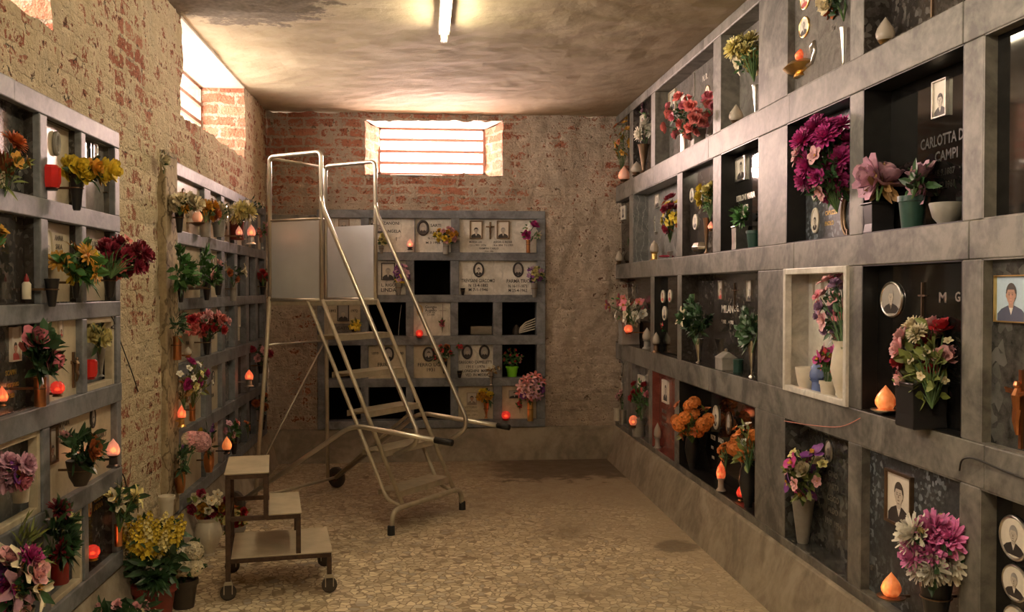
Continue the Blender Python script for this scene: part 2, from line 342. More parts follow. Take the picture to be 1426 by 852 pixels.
def floor_mat():
    t = NT('terrazzo_floor'); p = t.pos(); sep = t.n('SeparateXYZ'); t.l(p, sep.inputs[0])
    nd = t.n('TexNoise', i_Scale=14.0, i_Detail=2.0); t.l(p, nd.inputs['Vector'])
    dv = t.n('VectorMath', operation='MULTIPLY_ADD'); t.l(nd.outputs['Color'], dv.inputs[0]); dv.inputs[1].default_value = (0.05, 0.05, 0); t.l(p, dv.inputs[2])
    vo = t.n('TexVoronoi', i_Scale=27.0); t.l(dv.outputs[0], vo.inputs['Vector'])
    ve = t.n('TexVoronoi', feature='DISTANCE_TO_EDGE', i_Scale=27.0); t.l(dv.outputs[0], ve.inputs['Vector'])
    sp = t.n('SeparateColor'); t.l(vo.outputs['Color'], sp.inputs[0])
    chip = t.ramp(sp.outputs[0], [(0.0, (0.24, 0.17, 0.10)), (0.08, (0.52, 0.42, 0.27)), (0.5, (0.70, 0.59, 0.40)), (0.85, (0.86, 0.76, 0.55)), (0.97, (0.44, 0.38, 0.30))])
    n1 = t.noise(p, 1.3, 5); n2 = t.noise(p, 9, 5); n3 = t.noise(p, 50, 3)
    col = t.mix(t.sstep(ve.outputs['Distance'], 0.015, 0.10), (0.30, 0.22, 0.13), chip)
    # dust cover: right side and the back
    g = t.math('ADD', t.math('MULTIPLY', sep.outputs[0], 0.33), t.math('MULTIPLY', sep.outputs[1], 0.085))
    dm = t.sstep(t.math('ADD', g, t.math('MULTIPLY', n1, 0.9)), 0.98, 1.40)
    dust = t.mix(n2, (0.42, 0.345, 0.235), (0.55, 0.46, 0.32))
    col = t.mix(t.math('MULTIPLY', dm, 0.85), col, dust)
    dirt = t.sstep(t.math('ADD', t.math('MULTIPLY', n2, 0.5), t.math('MULTIPLY', n1, 0.5)), 0.52, 0.68)
    col = t.mix(t.math('MULTIPLY', dirt, 0.45), col, (0.20, 0.14, 0.08))
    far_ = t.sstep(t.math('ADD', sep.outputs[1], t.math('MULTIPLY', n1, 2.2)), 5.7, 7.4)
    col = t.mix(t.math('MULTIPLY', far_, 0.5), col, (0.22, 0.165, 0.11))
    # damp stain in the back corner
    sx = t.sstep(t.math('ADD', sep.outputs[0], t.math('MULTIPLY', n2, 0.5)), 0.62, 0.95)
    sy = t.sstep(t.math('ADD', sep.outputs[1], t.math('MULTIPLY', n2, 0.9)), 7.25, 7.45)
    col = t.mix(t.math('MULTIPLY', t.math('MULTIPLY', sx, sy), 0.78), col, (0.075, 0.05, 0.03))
    # small dark spot at the right plinth
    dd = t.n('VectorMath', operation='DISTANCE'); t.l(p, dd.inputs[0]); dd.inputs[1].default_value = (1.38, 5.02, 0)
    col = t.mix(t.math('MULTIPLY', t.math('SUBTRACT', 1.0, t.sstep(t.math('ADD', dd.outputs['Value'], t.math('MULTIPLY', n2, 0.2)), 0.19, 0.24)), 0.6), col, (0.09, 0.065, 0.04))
    dd = t.n('VectorMath', operation='DISTANCE'); t.l(p, dd.inputs[0]); dd.inputs[1].default_value = (0.80, 5.35, 0)
    col = t.mix(t.math('MULTIPLY', t.math('SUBTRACT', 1.0, t.sstep(t.math('ADD', dd.outputs['Value'], t.math('MULTIPLY', n2, 0.5)), 0.26, 0.5)), 0.5), col, (0.16, 0.11, 0.06))
    t.base(col); t.l(t.ramp(n2, [(0.3, (0.5,) * 3), (0.7, (0.72,) * 3)]), t.b.inputs['Roughness'])
    t.bump(t.math('ADD', t.math('MULTIPLY', t.sstep(ve.outputs['Distance'], 0.0, 0.08), 0.5), n3), 0.35, 0.006)
    return t.m
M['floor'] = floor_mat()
def ceil_mat():
    t = NT('ceiling_plaster'); p = t.pos(); sep = t.n('SeparateXYZ'); t.l(p, sep.inputs[0])
    n1 = t.noise(p, 1.2, 5, 0.6); n2 = t.noise(p, 7, 6, 0.65); n3 = t.noise(p, 35, 4)
    col = t.ramp(n1, [(0.35, (0.40, 0.33, 0.22)), (0.62, (0.56, 0.49, 0.36))])
    col = t.mix(t.math('MULTIPLY', t.sstep(n2, 0.5, 0.72), 0.3), col, (0.30, 0.24, 0.16))
    # crumbled patch over the left wall
    dd = t.n('VectorMath', operation='DISTANCE'); t.l(p, dd.inputs[0]); dd.inputs[1].default_value = (-0.95, 4.75, 2.86)
    m = t.math('SUBTRACT', 1.0, t.sstep(t.math('ADD', dd.outputs['Value'], t.math('MULTIPLY', n2, 0.9)), 0.86, 0.95))
    col = t.mix(t.math('MULTIPLY', m, 0.95), col, t.mix(n3, (0.05, 0.04, 0.03), (0.34, 0.28, 0.21)))
    # darker along the right wall
    e = t.sstep(t.math('ADD', sep.outputs[0], t.math('MULTIPLY', n2, 0.8)), 1.35, 1.85)
    col = t.mix(t.math('MULTIPLY', e, 0.5), col, (0.26, 0.205, 0.135))
    t.base(col); t.b.inputs['Roughness'].default_value = 0.9; t.b.inputs['Specular IOR Level'].default_value = 0.2
    t.bump(t.math('ADD', t.math('MULTIPLY', n2, 1.0), t.math('MULTIPLY', m, 0.6)), 0.45, 0.02)
    return t.m
M['ceil'] = ceil_mat()
def pane_mat():
    t = NT('window_glass'); tr = t.n('BsdfTransparent'); gl = t.n('BsdfGlossy'); gl.inputs['Roughness'].default_value = 0.05
    tr.inputs[0].default_value = (0.95, 0.96, 0.95, 1)
    mx = t.n('MixShader'); mx.inputs[0].default_value = 0.06
    t.l(tr.outputs[0], mx.inputs[1]); t.l(gl.outputs[0], mx.inputs[2]); t.l(mx.outputs[0], t.out.inputs['Surface']); return t.m
M['pane'] = pane_mat()
M['winbar'] = simple('window_bar_paint', (0.36, 0.20, 0.15), 0.6)
M['jamb'] = marble('jamb_board', (0.26, 0.20, 0.12), (0.44, 0.35, 0.22), 0.8, 7, (0.16, 0.12, 0.07), 0.5, 0.2)
M['sill'] = marble('sill_plaster', (0.55, 0.5, 0.42), (0.66, 0.62, 0.54), 0.8, 5)

# ------------------------------------------------------------ room shell
def warp(p, amp=0.018):
    q = Vector(p)
    n = noise.noise_vector(q * 3.1) * amp + noise.noise_vector(q * 11.0 + Vector((5, 2, 9))) * amp * 0.8
    n += noise.noise_vector(q * 31.0) * amp * 0.35
    return q + n
def lines(a, b, cuts, step):
    ks = sorted({round(v, 5) for v in ([a, b] + [c for c in cuts if a < c < b])}); out = []
    for i in range(len(ks) - 1):
        n = max(1, int(math.ceil((ks[i + 1] - ks[i]) / step)))
        out += [ks[i] + (ks[i + 1] - ks[i]) * k / n for k in range(n)]
    return out + [ks[-1]]
def grid(mb, fn, us, vs_, holes=(), amp=0.014, flip=False):
    base = len(mb.v)
    for u_ in us:
        for v_ in vs_: mb.v.append(tuple(warp(fn(u_, v_), amp)))
    nv = len(vs_)
    for i in range(len(us) - 1):
        for j in range(nv - 1):
            uc = (us[i] + us[i + 1]) / 2; vc = (vs_[j] + vs_[j + 1]) / 2
            if any(h[0] < uc < h[1] and h[2] < vc < h[3] for h in holes): continue
            f = (base + i * nv + j, base + (i + 1) * nv + j, base + (i + 1) * nv + j + 1, base + i * nv + j + 1)
            mb.f.append(f[::-1] if flip else f); mb.m.append(mb.cur)

def ax(wall, px): return wall.along(px)
# left array extents
A1 = (1.70, ax(WL, 160.5)); A2 = (ax(WL, 240), ax(WL, 367))
WIN = [(1.55, ax(WL, 75)), (ax(WL, 255), ax(WL, 342))]; WZ = (zr(0.925), ZC); WZ0 = [WL.P(75, 43).z, zr(0.925)]
BA = (ax(WB, 442), ax(WB, 759))
bw = (WB.P(506, 170).x, WB.P(700, 170).x, WB.P(600, 244).z, WB.P(600, 169).z)     # outer back window
bi = (WB.P(527, 180, 0.3).x, WB.P(675, 180, 0.3).x, WB.P(600, 243.5, 0.3).z, WB.P(600, 179, 0.3).z)

mb = MB()
holesL = [(w0, w1, WZ0[i], WZ[1] + 1) for i, (w0, w1) in enumerate(WIN)] + [(A1[0] + .03, A1[1] - .03, ZBOT + .03, ZTOP - .03), (A2[0] + .03, A2[1] - .03, ZBOT + .03, ZTOP - .03)]
cu = [c for h in holesL for c in h[:2]]; cv = [c for h in holesL for c in h[2:]]
grid(mb, lambda a, z: Vector((-LW, a, z)), lines(YB, D, cu, 0.035), lines(0, ZC, cv, 0.035), holesL)
RD = 0.30
for i, (w0, w1) in enumerate(WIN):
    mb.mi(1); us = lines(0, RD, [], 0.05)
    zs = lines(WZ0[i], ZC, [], 0.05)
    grid(mb, lambda e, z: Vector((-LW - e, w1, z)), us, zs)
    grid(mb, lambda e, z: Vector((-LW - e, w0, z)), us, zs, flip=True)
wl_o = struct(mb.build('wall_left', [M['brick_left'], M['brick_reveal']], smooth=True))
mb = MB()
for i, (w0, w1) in enumerate(WIN):
    grid(mb, lambda e, a: Vector((-LW - e, a, WZ0[i] )), lines(0, RD, [], 0.05), lines(w0, w1, [], 0.05))
    mb.box(-LW - RD, -LW, w0, w1, ZC - 0.012, ZC + 0.05)
struct(mb.build('trim_1', M['sill'], smooth=False))
mb = MB()
hb = [(bw[0], bw[1], bw[2], bw[3]), (BA[0] + .03, BA[1] - .03, ZBOT + .03, ZTOP - .03)]
grid(mb, lambda a, z: Vector((a, D, z)), lines(-LW, R + 0.14, [c for h in hb for c in h[:2]], 0.03), lines(0, ZC, [c for h in hb for c in h[2:]], 0.03), hb, flip=False, amp=0.024)
def splay(p0, p1, q0, q1, n1, n2):     # bilinear patch from outer edge p to inner edge q
    base = len(mb.v)
    for i in range(n1 + 1):
        a = Vector(p0).lerp(Vector(p1), i / n1); b = Vector(q0).lerp(Vector(q1), i / n1)
        for j in range(n2 + 1): mb.v.append(tuple(warp(a.lerp(b, j / n2))))
    for i in range(n1):
        for j in range(n2):
            mb.f.append((base + i * (n2 + 1) + j, base + (i + 1) * (n2 + 1) + j, base + (i + 1) * (n2 + 1) + j + 1, base + i * (n2 + 1) + j + 1)); mb.m.append(1)
nz = len(lines(bw[2], bw[3], [], 0.05)) - 1
splay((bw[0], D, bw[2]), (bw[0], D, bw[3]), (bi[0], D + .3, bi[2]), (bi[0], D + .3, bi[3]), nz, 6)
splay((bw[1], D, bw[2]), (bw[1], D, bw[3]), (bi[1], D + .3, bi[2]), (bi[1], D + .3, bi[3]), nz, 6)
struct(mb.build('wall_back', [M['brick_back'], M['brick_reveal']], smooth=True))
mb = MB()
mb.add([(bw[0], D - .005, bw[2]), (bw[1], D - .005, bw[2]), (bi[1], D + .31, bi[2]), (bi[0], D + .31, bi[2]),
        (bw[0], D - .005, bw[3] + .012), (bw[1], D - .005, bw[3] + .012), (bi[1], D + .31, bi[3]), (bi[0], D + .31, bi[3]),
        (bw[0], D + .02, bw[3] + .06), (bw[1], D + .02, bw[3] + .06), (bi[1], D + .31, bi[3] + .06), (bi[0], D + .31, bi[3] + .06),
        (bw[0], D - .005, bw[2] - .05), (bw[1], D - .005, bw[2] - .05), (bi[1], D + .31, bi[2] - .05), (bi[0], D + .31, bi[2] - .05)],
       [(0, 1, 2, 3), (4, 7, 6, 5), (8, 9, 10, 11), (4, 5, 9, 8), (12, 15, 14, 13), (0, 12, 13, 1)][:3])
struct(mb.build('trim_2', M['sill']))
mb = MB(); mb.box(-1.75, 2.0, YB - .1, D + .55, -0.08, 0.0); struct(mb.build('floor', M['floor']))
mb = MB(); grid(mb, lambda a, b: Vector((a, b, ZC)), lines(-LW - .02, R + .15, [], .1), lines(YB, D + .02, [], .1), flip=True, amp=0.008); mb.box(-1.75, 2.0, YB - .1, D + .55, ZC + .03, ZC + .12)
struct(mb.build('ceiling', M['ceil'], smooth=False))
mb = MB(); mb.box(R + .135, R + .3, YB - .1, D + .1, 0, ZC + .05); struct(mb.build('wall_right', M['concrete']))
mb = MB(); mb.box(-1.75, 2.0, YB - .15, YB, 0, ZC + .05); struct(mb.build('wall_front', M['brick_left']))
# outer shells so no daylight leaks except through the windows
mb = MB()
for a0, a1, z0, z1 in [(YB - .1, WIN[0][0], 0, ZC), (WIN[0][1], WIN[1][0], 0, ZC), (WIN[1][1], D + .1, 0, ZC), (WIN[0][0], WIN[0][1], 0, WZ0[0]), (WIN[1][0], WIN[1][1], 0, WZ[0])]:
    mb.box(-LW - .55, -LW - RD - .02, a0, a1, z0, z1 + .05 if z1 == ZC else z1)
struct(mb.build('wall_left_outer', M['concrete']))
mb = MB()
for a0, a1, z0, z1 in [(-LW - .5, bi[0], 0, ZC), (bi[1], R + .3, 0, ZC), (bi[0], bi[1], 0, bi[2]), (bi[0], bi[1], bi[3], ZC)]:
    mb.box(a0, a1, D + .315, D + .56, z0, z1 + .05 if z1 == ZC else z1)
struct(mb.build('wall_back_outer', M['concrete']))
# plinths
def plinth(name, pts_top, pts_bot, back):
    mb = MB()
    n = len(pts_top)
    for i in range(n - 1):
        a, b = pts_top[i], pts_top[i + 1]; c, d_ = pts_bot[i], pts_bot[i + 1]
        o = Vector(back)
        mb.add([a, b, d_, c, Vector(a) + o, Vector(b) + o, Vector(d_) + o, Vector(c) + o], [(0, 1, 2, 3), (0, 4, 5, 1), (4, 7, 6, 5), (0, 3, 7, 4), (1, 5, 6, 2)])
    return struct(mb.build(name, M['concrete'], bevel=0.012))
zb = ZBOT
plinth('baseboard_right', [(R - .012, YB, zb), (R - .012, D, zb)], [(R - .09, YB, 0), (R - .09, D, 0)], (.24, 0, 0))
plinth('baseboard_left', [(-LW + .012, YB, zb), (-LW + .012, D, zb)], [(-LW + .10, YB, 0), (-LW + .10, D, 0)], (-.24, 0, 0))
plinth('baseboard_back', [(-LW, D - .016, zb), (R, D - .016, zb)], [(-LW, D - .07, 0), (R, D - .07, 0)], (0, .24, 0))
# windows with louvre bars
def window(name, o, ux, width, z0, z1, nrm, nb):
    # o = lower corner, ux = unit along, nrm = outward
    ux = Vector(ux); nrm = Vector(nrm); o = Vector(o)
    Mx = Matrix(((ux.x, nrm.x, 0, o.x), (ux.y, nrm.y, 0, o.y), (0, 0, 1, 0), (0, 0, 0, 1)))
    f = MB(); t_ = 0.018
    f.box(0, width, 0, .03, z0, z0 + t_, Mx); f.box(0, width, 0, .03, z1 - t_, z1, Mx); f.box(0, t_, 0, .03, z0, z1, Mx); f.box(width - t_, width, 0, .03, z0, z1, Mx)
    fr = struct(f.build(name, M['winbar']))
    for k in range(nb):
        b = MB(); zc = z0 + (z1 - z0) * (k + 1) / (nb + 1); b.box(t_, width - t_, 0.0, .03, zc - .012, zc + .012, Mx); b.build('louvre_bar', M['winbar'], fr)
    for k in range(nb + 1):
        b = MB(); za = z0 + (z1 - z0) * k / (nb + 1); zc = z0 + (z1 - z0) * (k + 1) / (nb + 1); b.box(t_, width - t_, .012, .016, za + .008, zc - .008, Mx); b.build('pane', M['pane'], fr)
    return fr
window('window_1', (bi[0], D + .3, 0), (1, 0, 0), bi[1] - bi[0], bi[2], bi[3], (0, 1, 0), 3)
window('window_2', (-LW - RD, WIN[1][0], 0), (0, 1, 0), WIN[1][1] - WIN[1][0], WZ[0], ZC - .012, (-1, 0, 0), 3)
window('window_3', (-LW - RD, WIN[0][0], 0), (0, 1, 0), WIN[0][1] - WIN[0][0], WZ0[0], ZC - .012, (-1, 0, 0), 3)
area('daylight_back', ((bi[0] + bi[1]) / 2, D + .62, (bi[2] + bi[3]) / 2), (-PI / 2, 0, 0), bi[1] - bi[0], bi[3] - bi[2], 58, (1.0, 0.66, 0.58))
for i_, (w0, w1) in enumerate(WIN): area('daylight_left', (-LW - .60, (w0 + w1) / 2, (WZ[0] + ZC) / 2), (0, -PI / 2, 0), ZC - WZ[0], w1 - w0, 22 if i_ else 20, (1.0, 0.84, 0.70))

# fluorescent tubes
def tube_lamp(y0, y1, label, mul=1):
    cx = 0.105
    r_ = empty('fluorescent_lamp', (cx, (y0 + y1) / 2, ZC), 0, label, 'ceiling lamp', None)
    hl = (y1 - y0) / 2
    m = MB(); m.box(-.03, .03, -hl, hl, -.055, 0.006); m.build('housing', simple('lamp_housing', (0.5, 0.47, 0.4), 0.5), r_, bevel=.004)
    e = NT('tube_glow'); e.b.inputs['Emission Color'].default_value = (1.0, 0.84, 0.57, 1); e.b.inputs['Emission Strength'].default_value = TUBE * mul; e.base((0.9, 0.9, 0.85))
    m = MB(); m.tube([(0, -hl + .03, -.082), (0, hl - .03, -.082)], .014, 12); m.build('tube', e.m, r_, smooth=True)
    for s_ in (-1, 1):
        m = MB(); m.box(-.018, .018, s_ * (hl - .02) - .012, s_ * (hl - .02) + .012, -.10, -.05); m.build('lamp_holder', M['whitep'], r_, bevel=.003)
tube_lamp(3.62, 5.14, 'bright fluorescent tube lamp on the ceiling in the middle of the room')
tube_lamp(0.3, 1.8, 'unseen second tube lamp added above the camera to brighten the foreground', 2.7)  # unseen lamp, added and boosted to brighten the near floor and right wall

# ------------------------------------------------------------ niche frames
def niche_frame(wall, label, a0, a1, rows, ztop, zbot, cells, dep, proud, tone='frame'):
    """cells: per row (top to bottom) list of (a_start, a_end) openings"""
    r_ = empty('niche_frame', wall.world((a0 + a1) / 2, 0, 0), wall.rz, label, 'niche frame')
    def bx(name, s0, s1, z0, z1, pr=0.0, mat=tone):
        m = MB(); ps = [to_local(r_, wall.world(s, 0, 0)).x for s in (s0, s1)]
        m.box(min(ps), max(ps), -proud - pr, dep, z0, z1); return m.build(name, M[mat], r_, bevel=.004)
    zs = [ztop] + [z for r0, r1 in rows for z in (r1, r0)] + [zbot]
    for i in range(0, len(zs), 2):
        # rails are laid in lengths
        L = a1 - a0; n = max(1, int(round(L / 1.35)))
        rnd = random.Random(i * 7 + n)
        cuts = [a0] + sorted(a0 + L * (k + rnd.uniform(-.15, .15)) / n for k in range(1, n)) + [a1]
        for k in range(n): bx('rail', cuts[k], cuts[k + 1] - .0015, zs[i + 1], zs[i], rnd.uniform(0, .003))
    for (z0, z1), ops in zip(rows, cells):
        ops = sorted(ops); edge = a0
        for s0, s1 in ops + [(a1, a1)]:
            if s0 - edge > .006: bx('stile', edge, s0, z0, z1, -.001)
            edge = max(edge, s1)
    return r_
def opsR(*pairs): return [tuple(sorted((ax(WR, a), ax(WR, b)))) for a, b in pairs]
far = 855.0; nearY = 1.30
c5, c6, c7 = (1094, 1182), (1200, 1339), (1367, 1600)
CR = [opsR((far, 876), (881, 905.8), (911, 992), (1002, 1055), c5, c6, c7),
      opsR((far, 876), (881, 942.5), (949.5, 992), (1002.5, 1055), c5, c6, c7),
      opsR((far, 905.6), (911, 943), (949, 1055), c5, c6, c7),
      opsR((far, 875), (880.5, 903.5), (908.5, 939.5), (946, 1052), c5, c6, c7)]
niche_frame(WR, 'grey marble frame of large burial niches covering the whole right wall', nearY, D - .01, RROWS, ZC - .004, ZBOT, CR, .13, 0)
m = MB(); m.box(R - .0, R + .13, YB, nearY - .002, ZBOT, ZC - .004); struct(m.build('trim_3', M['frame'], bevel=.004))
def opsL(*pairs): return [tuple(sorted((ax(WL, a), ax(WL, b)))) for a, b in pairs]
bigop = (2.42, ax(WL, 48.5))
a1c = [(59, 106.5), (113, 154)]
CL1 = [[bigop] + opsL(*a1c), [bigop] + opsL(*a1c), [bigop] + opsL(*a1c), [bigop] + opsL((59, 154)), [bigop] + opsL((59, 106.5), (113, 154))]
CL1 = [[(1.78, 2.34)] + r for r in CL1]
niche_frame(WL, 'grey marble frame of small niches nearest the camera on the left wall', A1[0], A1[1], LROWS, ZTOP, ZBOT, CL1, .12, .022, 'frame_cool')
a2c = [(241, 280.5), (289, 304), (308.5, 322.3), (326.5, 338.5), (342.5, 352), (355.5, 364.5)]
CL2 = [opsL(*a2c) for _ in range(5)]
niche_frame(WL, 'grey marble frame of small niches on the left wall behind the plaster pier', A2[0], A2[1], LROWS, ZTOP, ZBOT, CL2, .12, .022, 'frame_cool')
def opsB(*pairs): return [tuple(sorted((ax(WB, a), ax(WB, b)))) for a, b in pairs]
CB = [opsB((456, 503), (514.5, 577.2), (578.5, 628), (640, 747)), opsB((456, 503), (525, 565), (577, 627), (639, 747)),
      opsB((456, 502), (513, 565), (576, 627), (638, 686.5), (699, 747)), opsB((456, 502), (513, 565), (576, 627), (638, 686.5), (699, 747)),
      opsB((456, 502), (513, 565), (576, 627), (638, 686.5), (699, 747))]
niche_frame(WB, 'grey marble frame of small niches on the back wall below the brick', BA[0], BA[1], LROWS, ZTOP, ZBOT, CB, .12, .028, 'frame_cool')
# corner slab at the left end of the back frame
m = MB(); m.box(-LW + .012, BA[0] - .004, D - .10, D + .02, zr(.535), zr(.595))
tag(m.build('marble_slab', M['frame'], bevel=.004), 'dark grey slab bridging the back left corner behind the ladder top', 'stone slab')
# pier strip between the left arrays
ys = (ax(WL, 223), A2[0] - .002)
m = MB(); m.box(-LW - .02, -LW + .030, ys[0], ys[1], ZBOT + .02, ZTOP + .03); struct(m.build('trim_4', M['jamb'], bevel=.008))

# ------------------------------------------------------------ portraits, lettering, crosses (parts of plaques)
def picture(mb, w_, h_, y, oval, pal, detail):
    """head-and-shoulders photograph, front towards -Y. pal = (bg, clothes, face, hair, shirt)"""
    if oval: mb.mi(0).ell(0, 0, w_ / 2, h_ / 2, y, .001, 28)
    else: mb.mi(0).poly([(-w_ / 2, -h_ / 2), (w_ / 2, -h_ / 2), (w_ / 2, h_ / 2), (-w_ / 2, h_ / 2)], y, .001)
    k = min(w_ * 1.15, h_) * (0.86 if oval else 1); c0 = -h_ / 2 * (0.84 if oval else 1)
    d_ = .0006
    wsh = w_ / 2 * (0.74 if oval else .93)
    sh = [(-wsh * (.72 if oval else 1), c0), (wsh * (.72 if oval else 1), c0), (wsh, c0 + k * .16), (wsh * .72, c0 + k * .27), (k * .12, c0 + k * .35), (-k * .12, c0 + k * .35), (-wsh * .72, c0 + k * .27), (-wsh, c0 + k * .16)]
    mb.mi(1).poly(sh, y - d_, .0004)
    mb.mi(4).poly([(-k * .09, c0 + k * .345), (0, c0 + k * .14), (k * .09, c0 + k * .345)], y - 2 * d_, .0004)
    mb.mi(2).poly([(-k * .075, c0 + k * .30), (k * .075, c0 + k * .30), (k * .09, c0 + k * .46), (-k * .09, c0 + k * .46)], y - 2.6 * d_, .0004)
    fz = c0 + k * .58
    mb.mi(3).ell(0, fz + k * .05, k * .185, k * .225, y - 2.2 * d_, .0004, 22)
    mb.mi(2).ell(0, fz - k * .01, k * .15, k * .195, y - 3.2 * d_, .0004, 22)
    mb.mi(2).ell(-k * .155, fz - k * .01, k * .028, k * .05, y - 3 * d_, .0004, 8); mb.ell(k * .155, fz - k * .01, k * .028, k * .05, y - 3 * d_, .0004, 8)
    mb.mi(3).ell(0, fz + k * .10, k * .145, k * .10, y - 3.8 * d_, .0004, 16, 0.25, PI - 0.25)
    if detail:
        for s_ in (-1, 1):
            mb.mi(3).ell(s_ * k * .06, fz + k * .012, k * .026, k * .011, y - 4 * d_, .0004, 10)
            mb.poly([(s_ * k * .06 - k * .038, fz + k * .043), (s_ * k * .06 + k * .038, fz + k * .043), (s_ * k * .06 + k * .03, fz + k * .054), (s_ * k * .06 - k * .03, fz + k * .054)], y - 4 * d_, .0004)
        mb.mi(5).poly([(-k * .008, fz + k * .02), (k * .012, fz + k * .01), (k * .026, fz - k * .055), (-k * .022, fz - k * .055)], y - 4 * d_, .0004)
        mb.mi(5).ell(0, fz - k * .105, k * .048, k * .013, y - 4 * d_, .0004, 12)
        mb.mi(5).ell(0, fz - k * .17, k * .05, k * .01, y - 4 * d_, .0004, 10)
PAL = {'bw': ('ph_light', 'ph_dark', 'ph_face', 'ph_hair', 'ph_shirt', 'ph_shade'), 'bwd': ('ph_grey', 'ph_dark', 'ph_face', 'ph_hair', 'ph_shirt', 'ph_shade'),
       'bwg': ('ph_grey', 'ph_dark', 'ph_face', 'ph_greyhair', 'ph_shade', 'ph_shade'),
       'old': ('ph_light', 'ph_dark', 'ph_face', 'ph_greyhair', 'ph_shirt', 'ph_shade'), 'col': ('ph_sky', 'ph_navy', 'ph_facec', 'ph_hair', 'ph_shirt', 'ph_pink'),
       'pink': ('ph_light', 'ph_red', 'ph_pink', 'ph_hair', 'ph_red', 'ph_shade'), 'tan': ('ph_face', 'ph_shade', 'ph_facec', 'ph_hair', 'ph_light', 'ph_dark')}
SE = [0.0]; HW = {}
def portrait(root, wall, px, py, hpx, ratio=.75, oval=True, pal='bw', fm='silver', e=None, detail=False, fw_=0.10, matte=0.0):
    e = SE[0] if e is None else e
    P = wall.P(px, py, e); l = to_local(root, P); h_ = hpx * pxm(P)
    if wall.kind == 'R': ratio = min(1.22, max(.70, ratio * .85 * F / abs(px - 592)))
    w_ = h_ * ratio
    if root.name in HW: q_ = HW[root.name] - w_ / 2 - .012; l.x = max(-q_, min(q_, l.x)) if q_ > 0 else 0
    y0 = l.y; ft = min(.014, h_ * .10)
    m = MB(); r_ = h_ * fw_ / 2
    if oval:
        n = 28; pts = [(l.x + (w_ / 2 - r_) * math.cos(2 * PI * i / n), y0 - r_ * .7, l.z + (h_ / 2 - r_) * math.sin(2 * PI * i / n)) for i in range(n)]
        m.tube(pts, r_, 8, closed=True)
        m.ell(l.x, l.z, w_ / 2 - r_, h_ / 2 - r_, y0 - .0035, .004, 28)
    else:
        f = r_ * 1.3
        X0, X1, Z0, Z1 = l.x - w_ / 2, l.x + w_ / 2, l.z - h_ / 2, l.z + h_ / 2
        m.box(X0, X0 + f, y0 - ft, y0 + .001, Z0, Z1); m.box(X1 - f, X1, y0 - ft, y0 + .001, Z0, Z1); m.box(X0 + f, X1 - f, y0 - ft, y0 + .001, Z0, Z0 + f); m.box(X0 + f, X1 - f, y0 - ft, y0 + .001, Z1 - f, Z1)
        m.box(X0 + f, X1 - f, y0 - .004, y0 + .001, Z0 + f, Z1 - f)
    fo = m.build('portrait_frame', M[fm], root, smooth='auto' if oval else False)
    m = MB(); iw = w_ * (1 - fw_ * 1.6 / ratio * (1 if not oval else .75) - matte); ih = h_ * (1 - fw_ * 1.3 - matte)
    picture(m, iw, ih, 0, oval, pal, True)
    po = m.build('photograph', [M[k] for k in PAL[pal]], fo, loc=(l.x, y0 - .0052, l.z))
    if matte:
        m = MB()
        m.box(-w_ / 2 + r_, w_ / 2 - r_, 0, .001, -h_ / 2 + r_, h_ / 2 - r_); m.build('photo_mount', M['ph_light'], fo, loc=(l.x, y0 - .0048, l.z))
    return fo
def text(root, wall, px, py, s_, hpx, mat='ink', e=None, wpx=None, name='inscription', th=.0012):
    """lettering centred at px,py; hpx cap height; wpx optional total width in local units of hpx"""
    e = SE[0] if e is None else e
    P = wall.P(px, py, e); l = to_local(root, P); k = pxm(P)
    cu_ = bpy.data.curves.new('t', 'FONT'); cu_.body = s_; cu_.align_x = 'CENTER'; cu_.align_y = 'CENTER'; cu_.size = 1.0; cu_.extrude = 0.01; cu_.offset = .018; cu_.resolution_u = 2
    o = bpy.data.objects.new('t', cu_); C.objects.link(o)
    dg = bpy.context.evaluated_depsgraph_get(); dg.update()
    me = bpy.data.meshes.new_from_object(o.evaluated_get(dg)); bpy.data.objects.remove(o); bpy.data.curves.remove(cu_)
    nl = s_.count('\n') + 1
    xs = [v.co.x for v in me.vertices]; W_ = max(xs) - min(xs) if xs else 1
    sc = hpx * k / 0.69; sx_ = sc if wpx is None else wpx * k / W_
    for v in me.vertices: v.co = Vector((v.co.x * sx_, -(v.co.z + .01) * (th / .02), v.co.y * sc))
    me.materials.clear(); me.materials.append(M[mat]); me.name = name
    o = bpy.data.objects.new(name, me); C.objects.link(o); o.parent = root; o.location = (l.x, l.y, l.z); return o
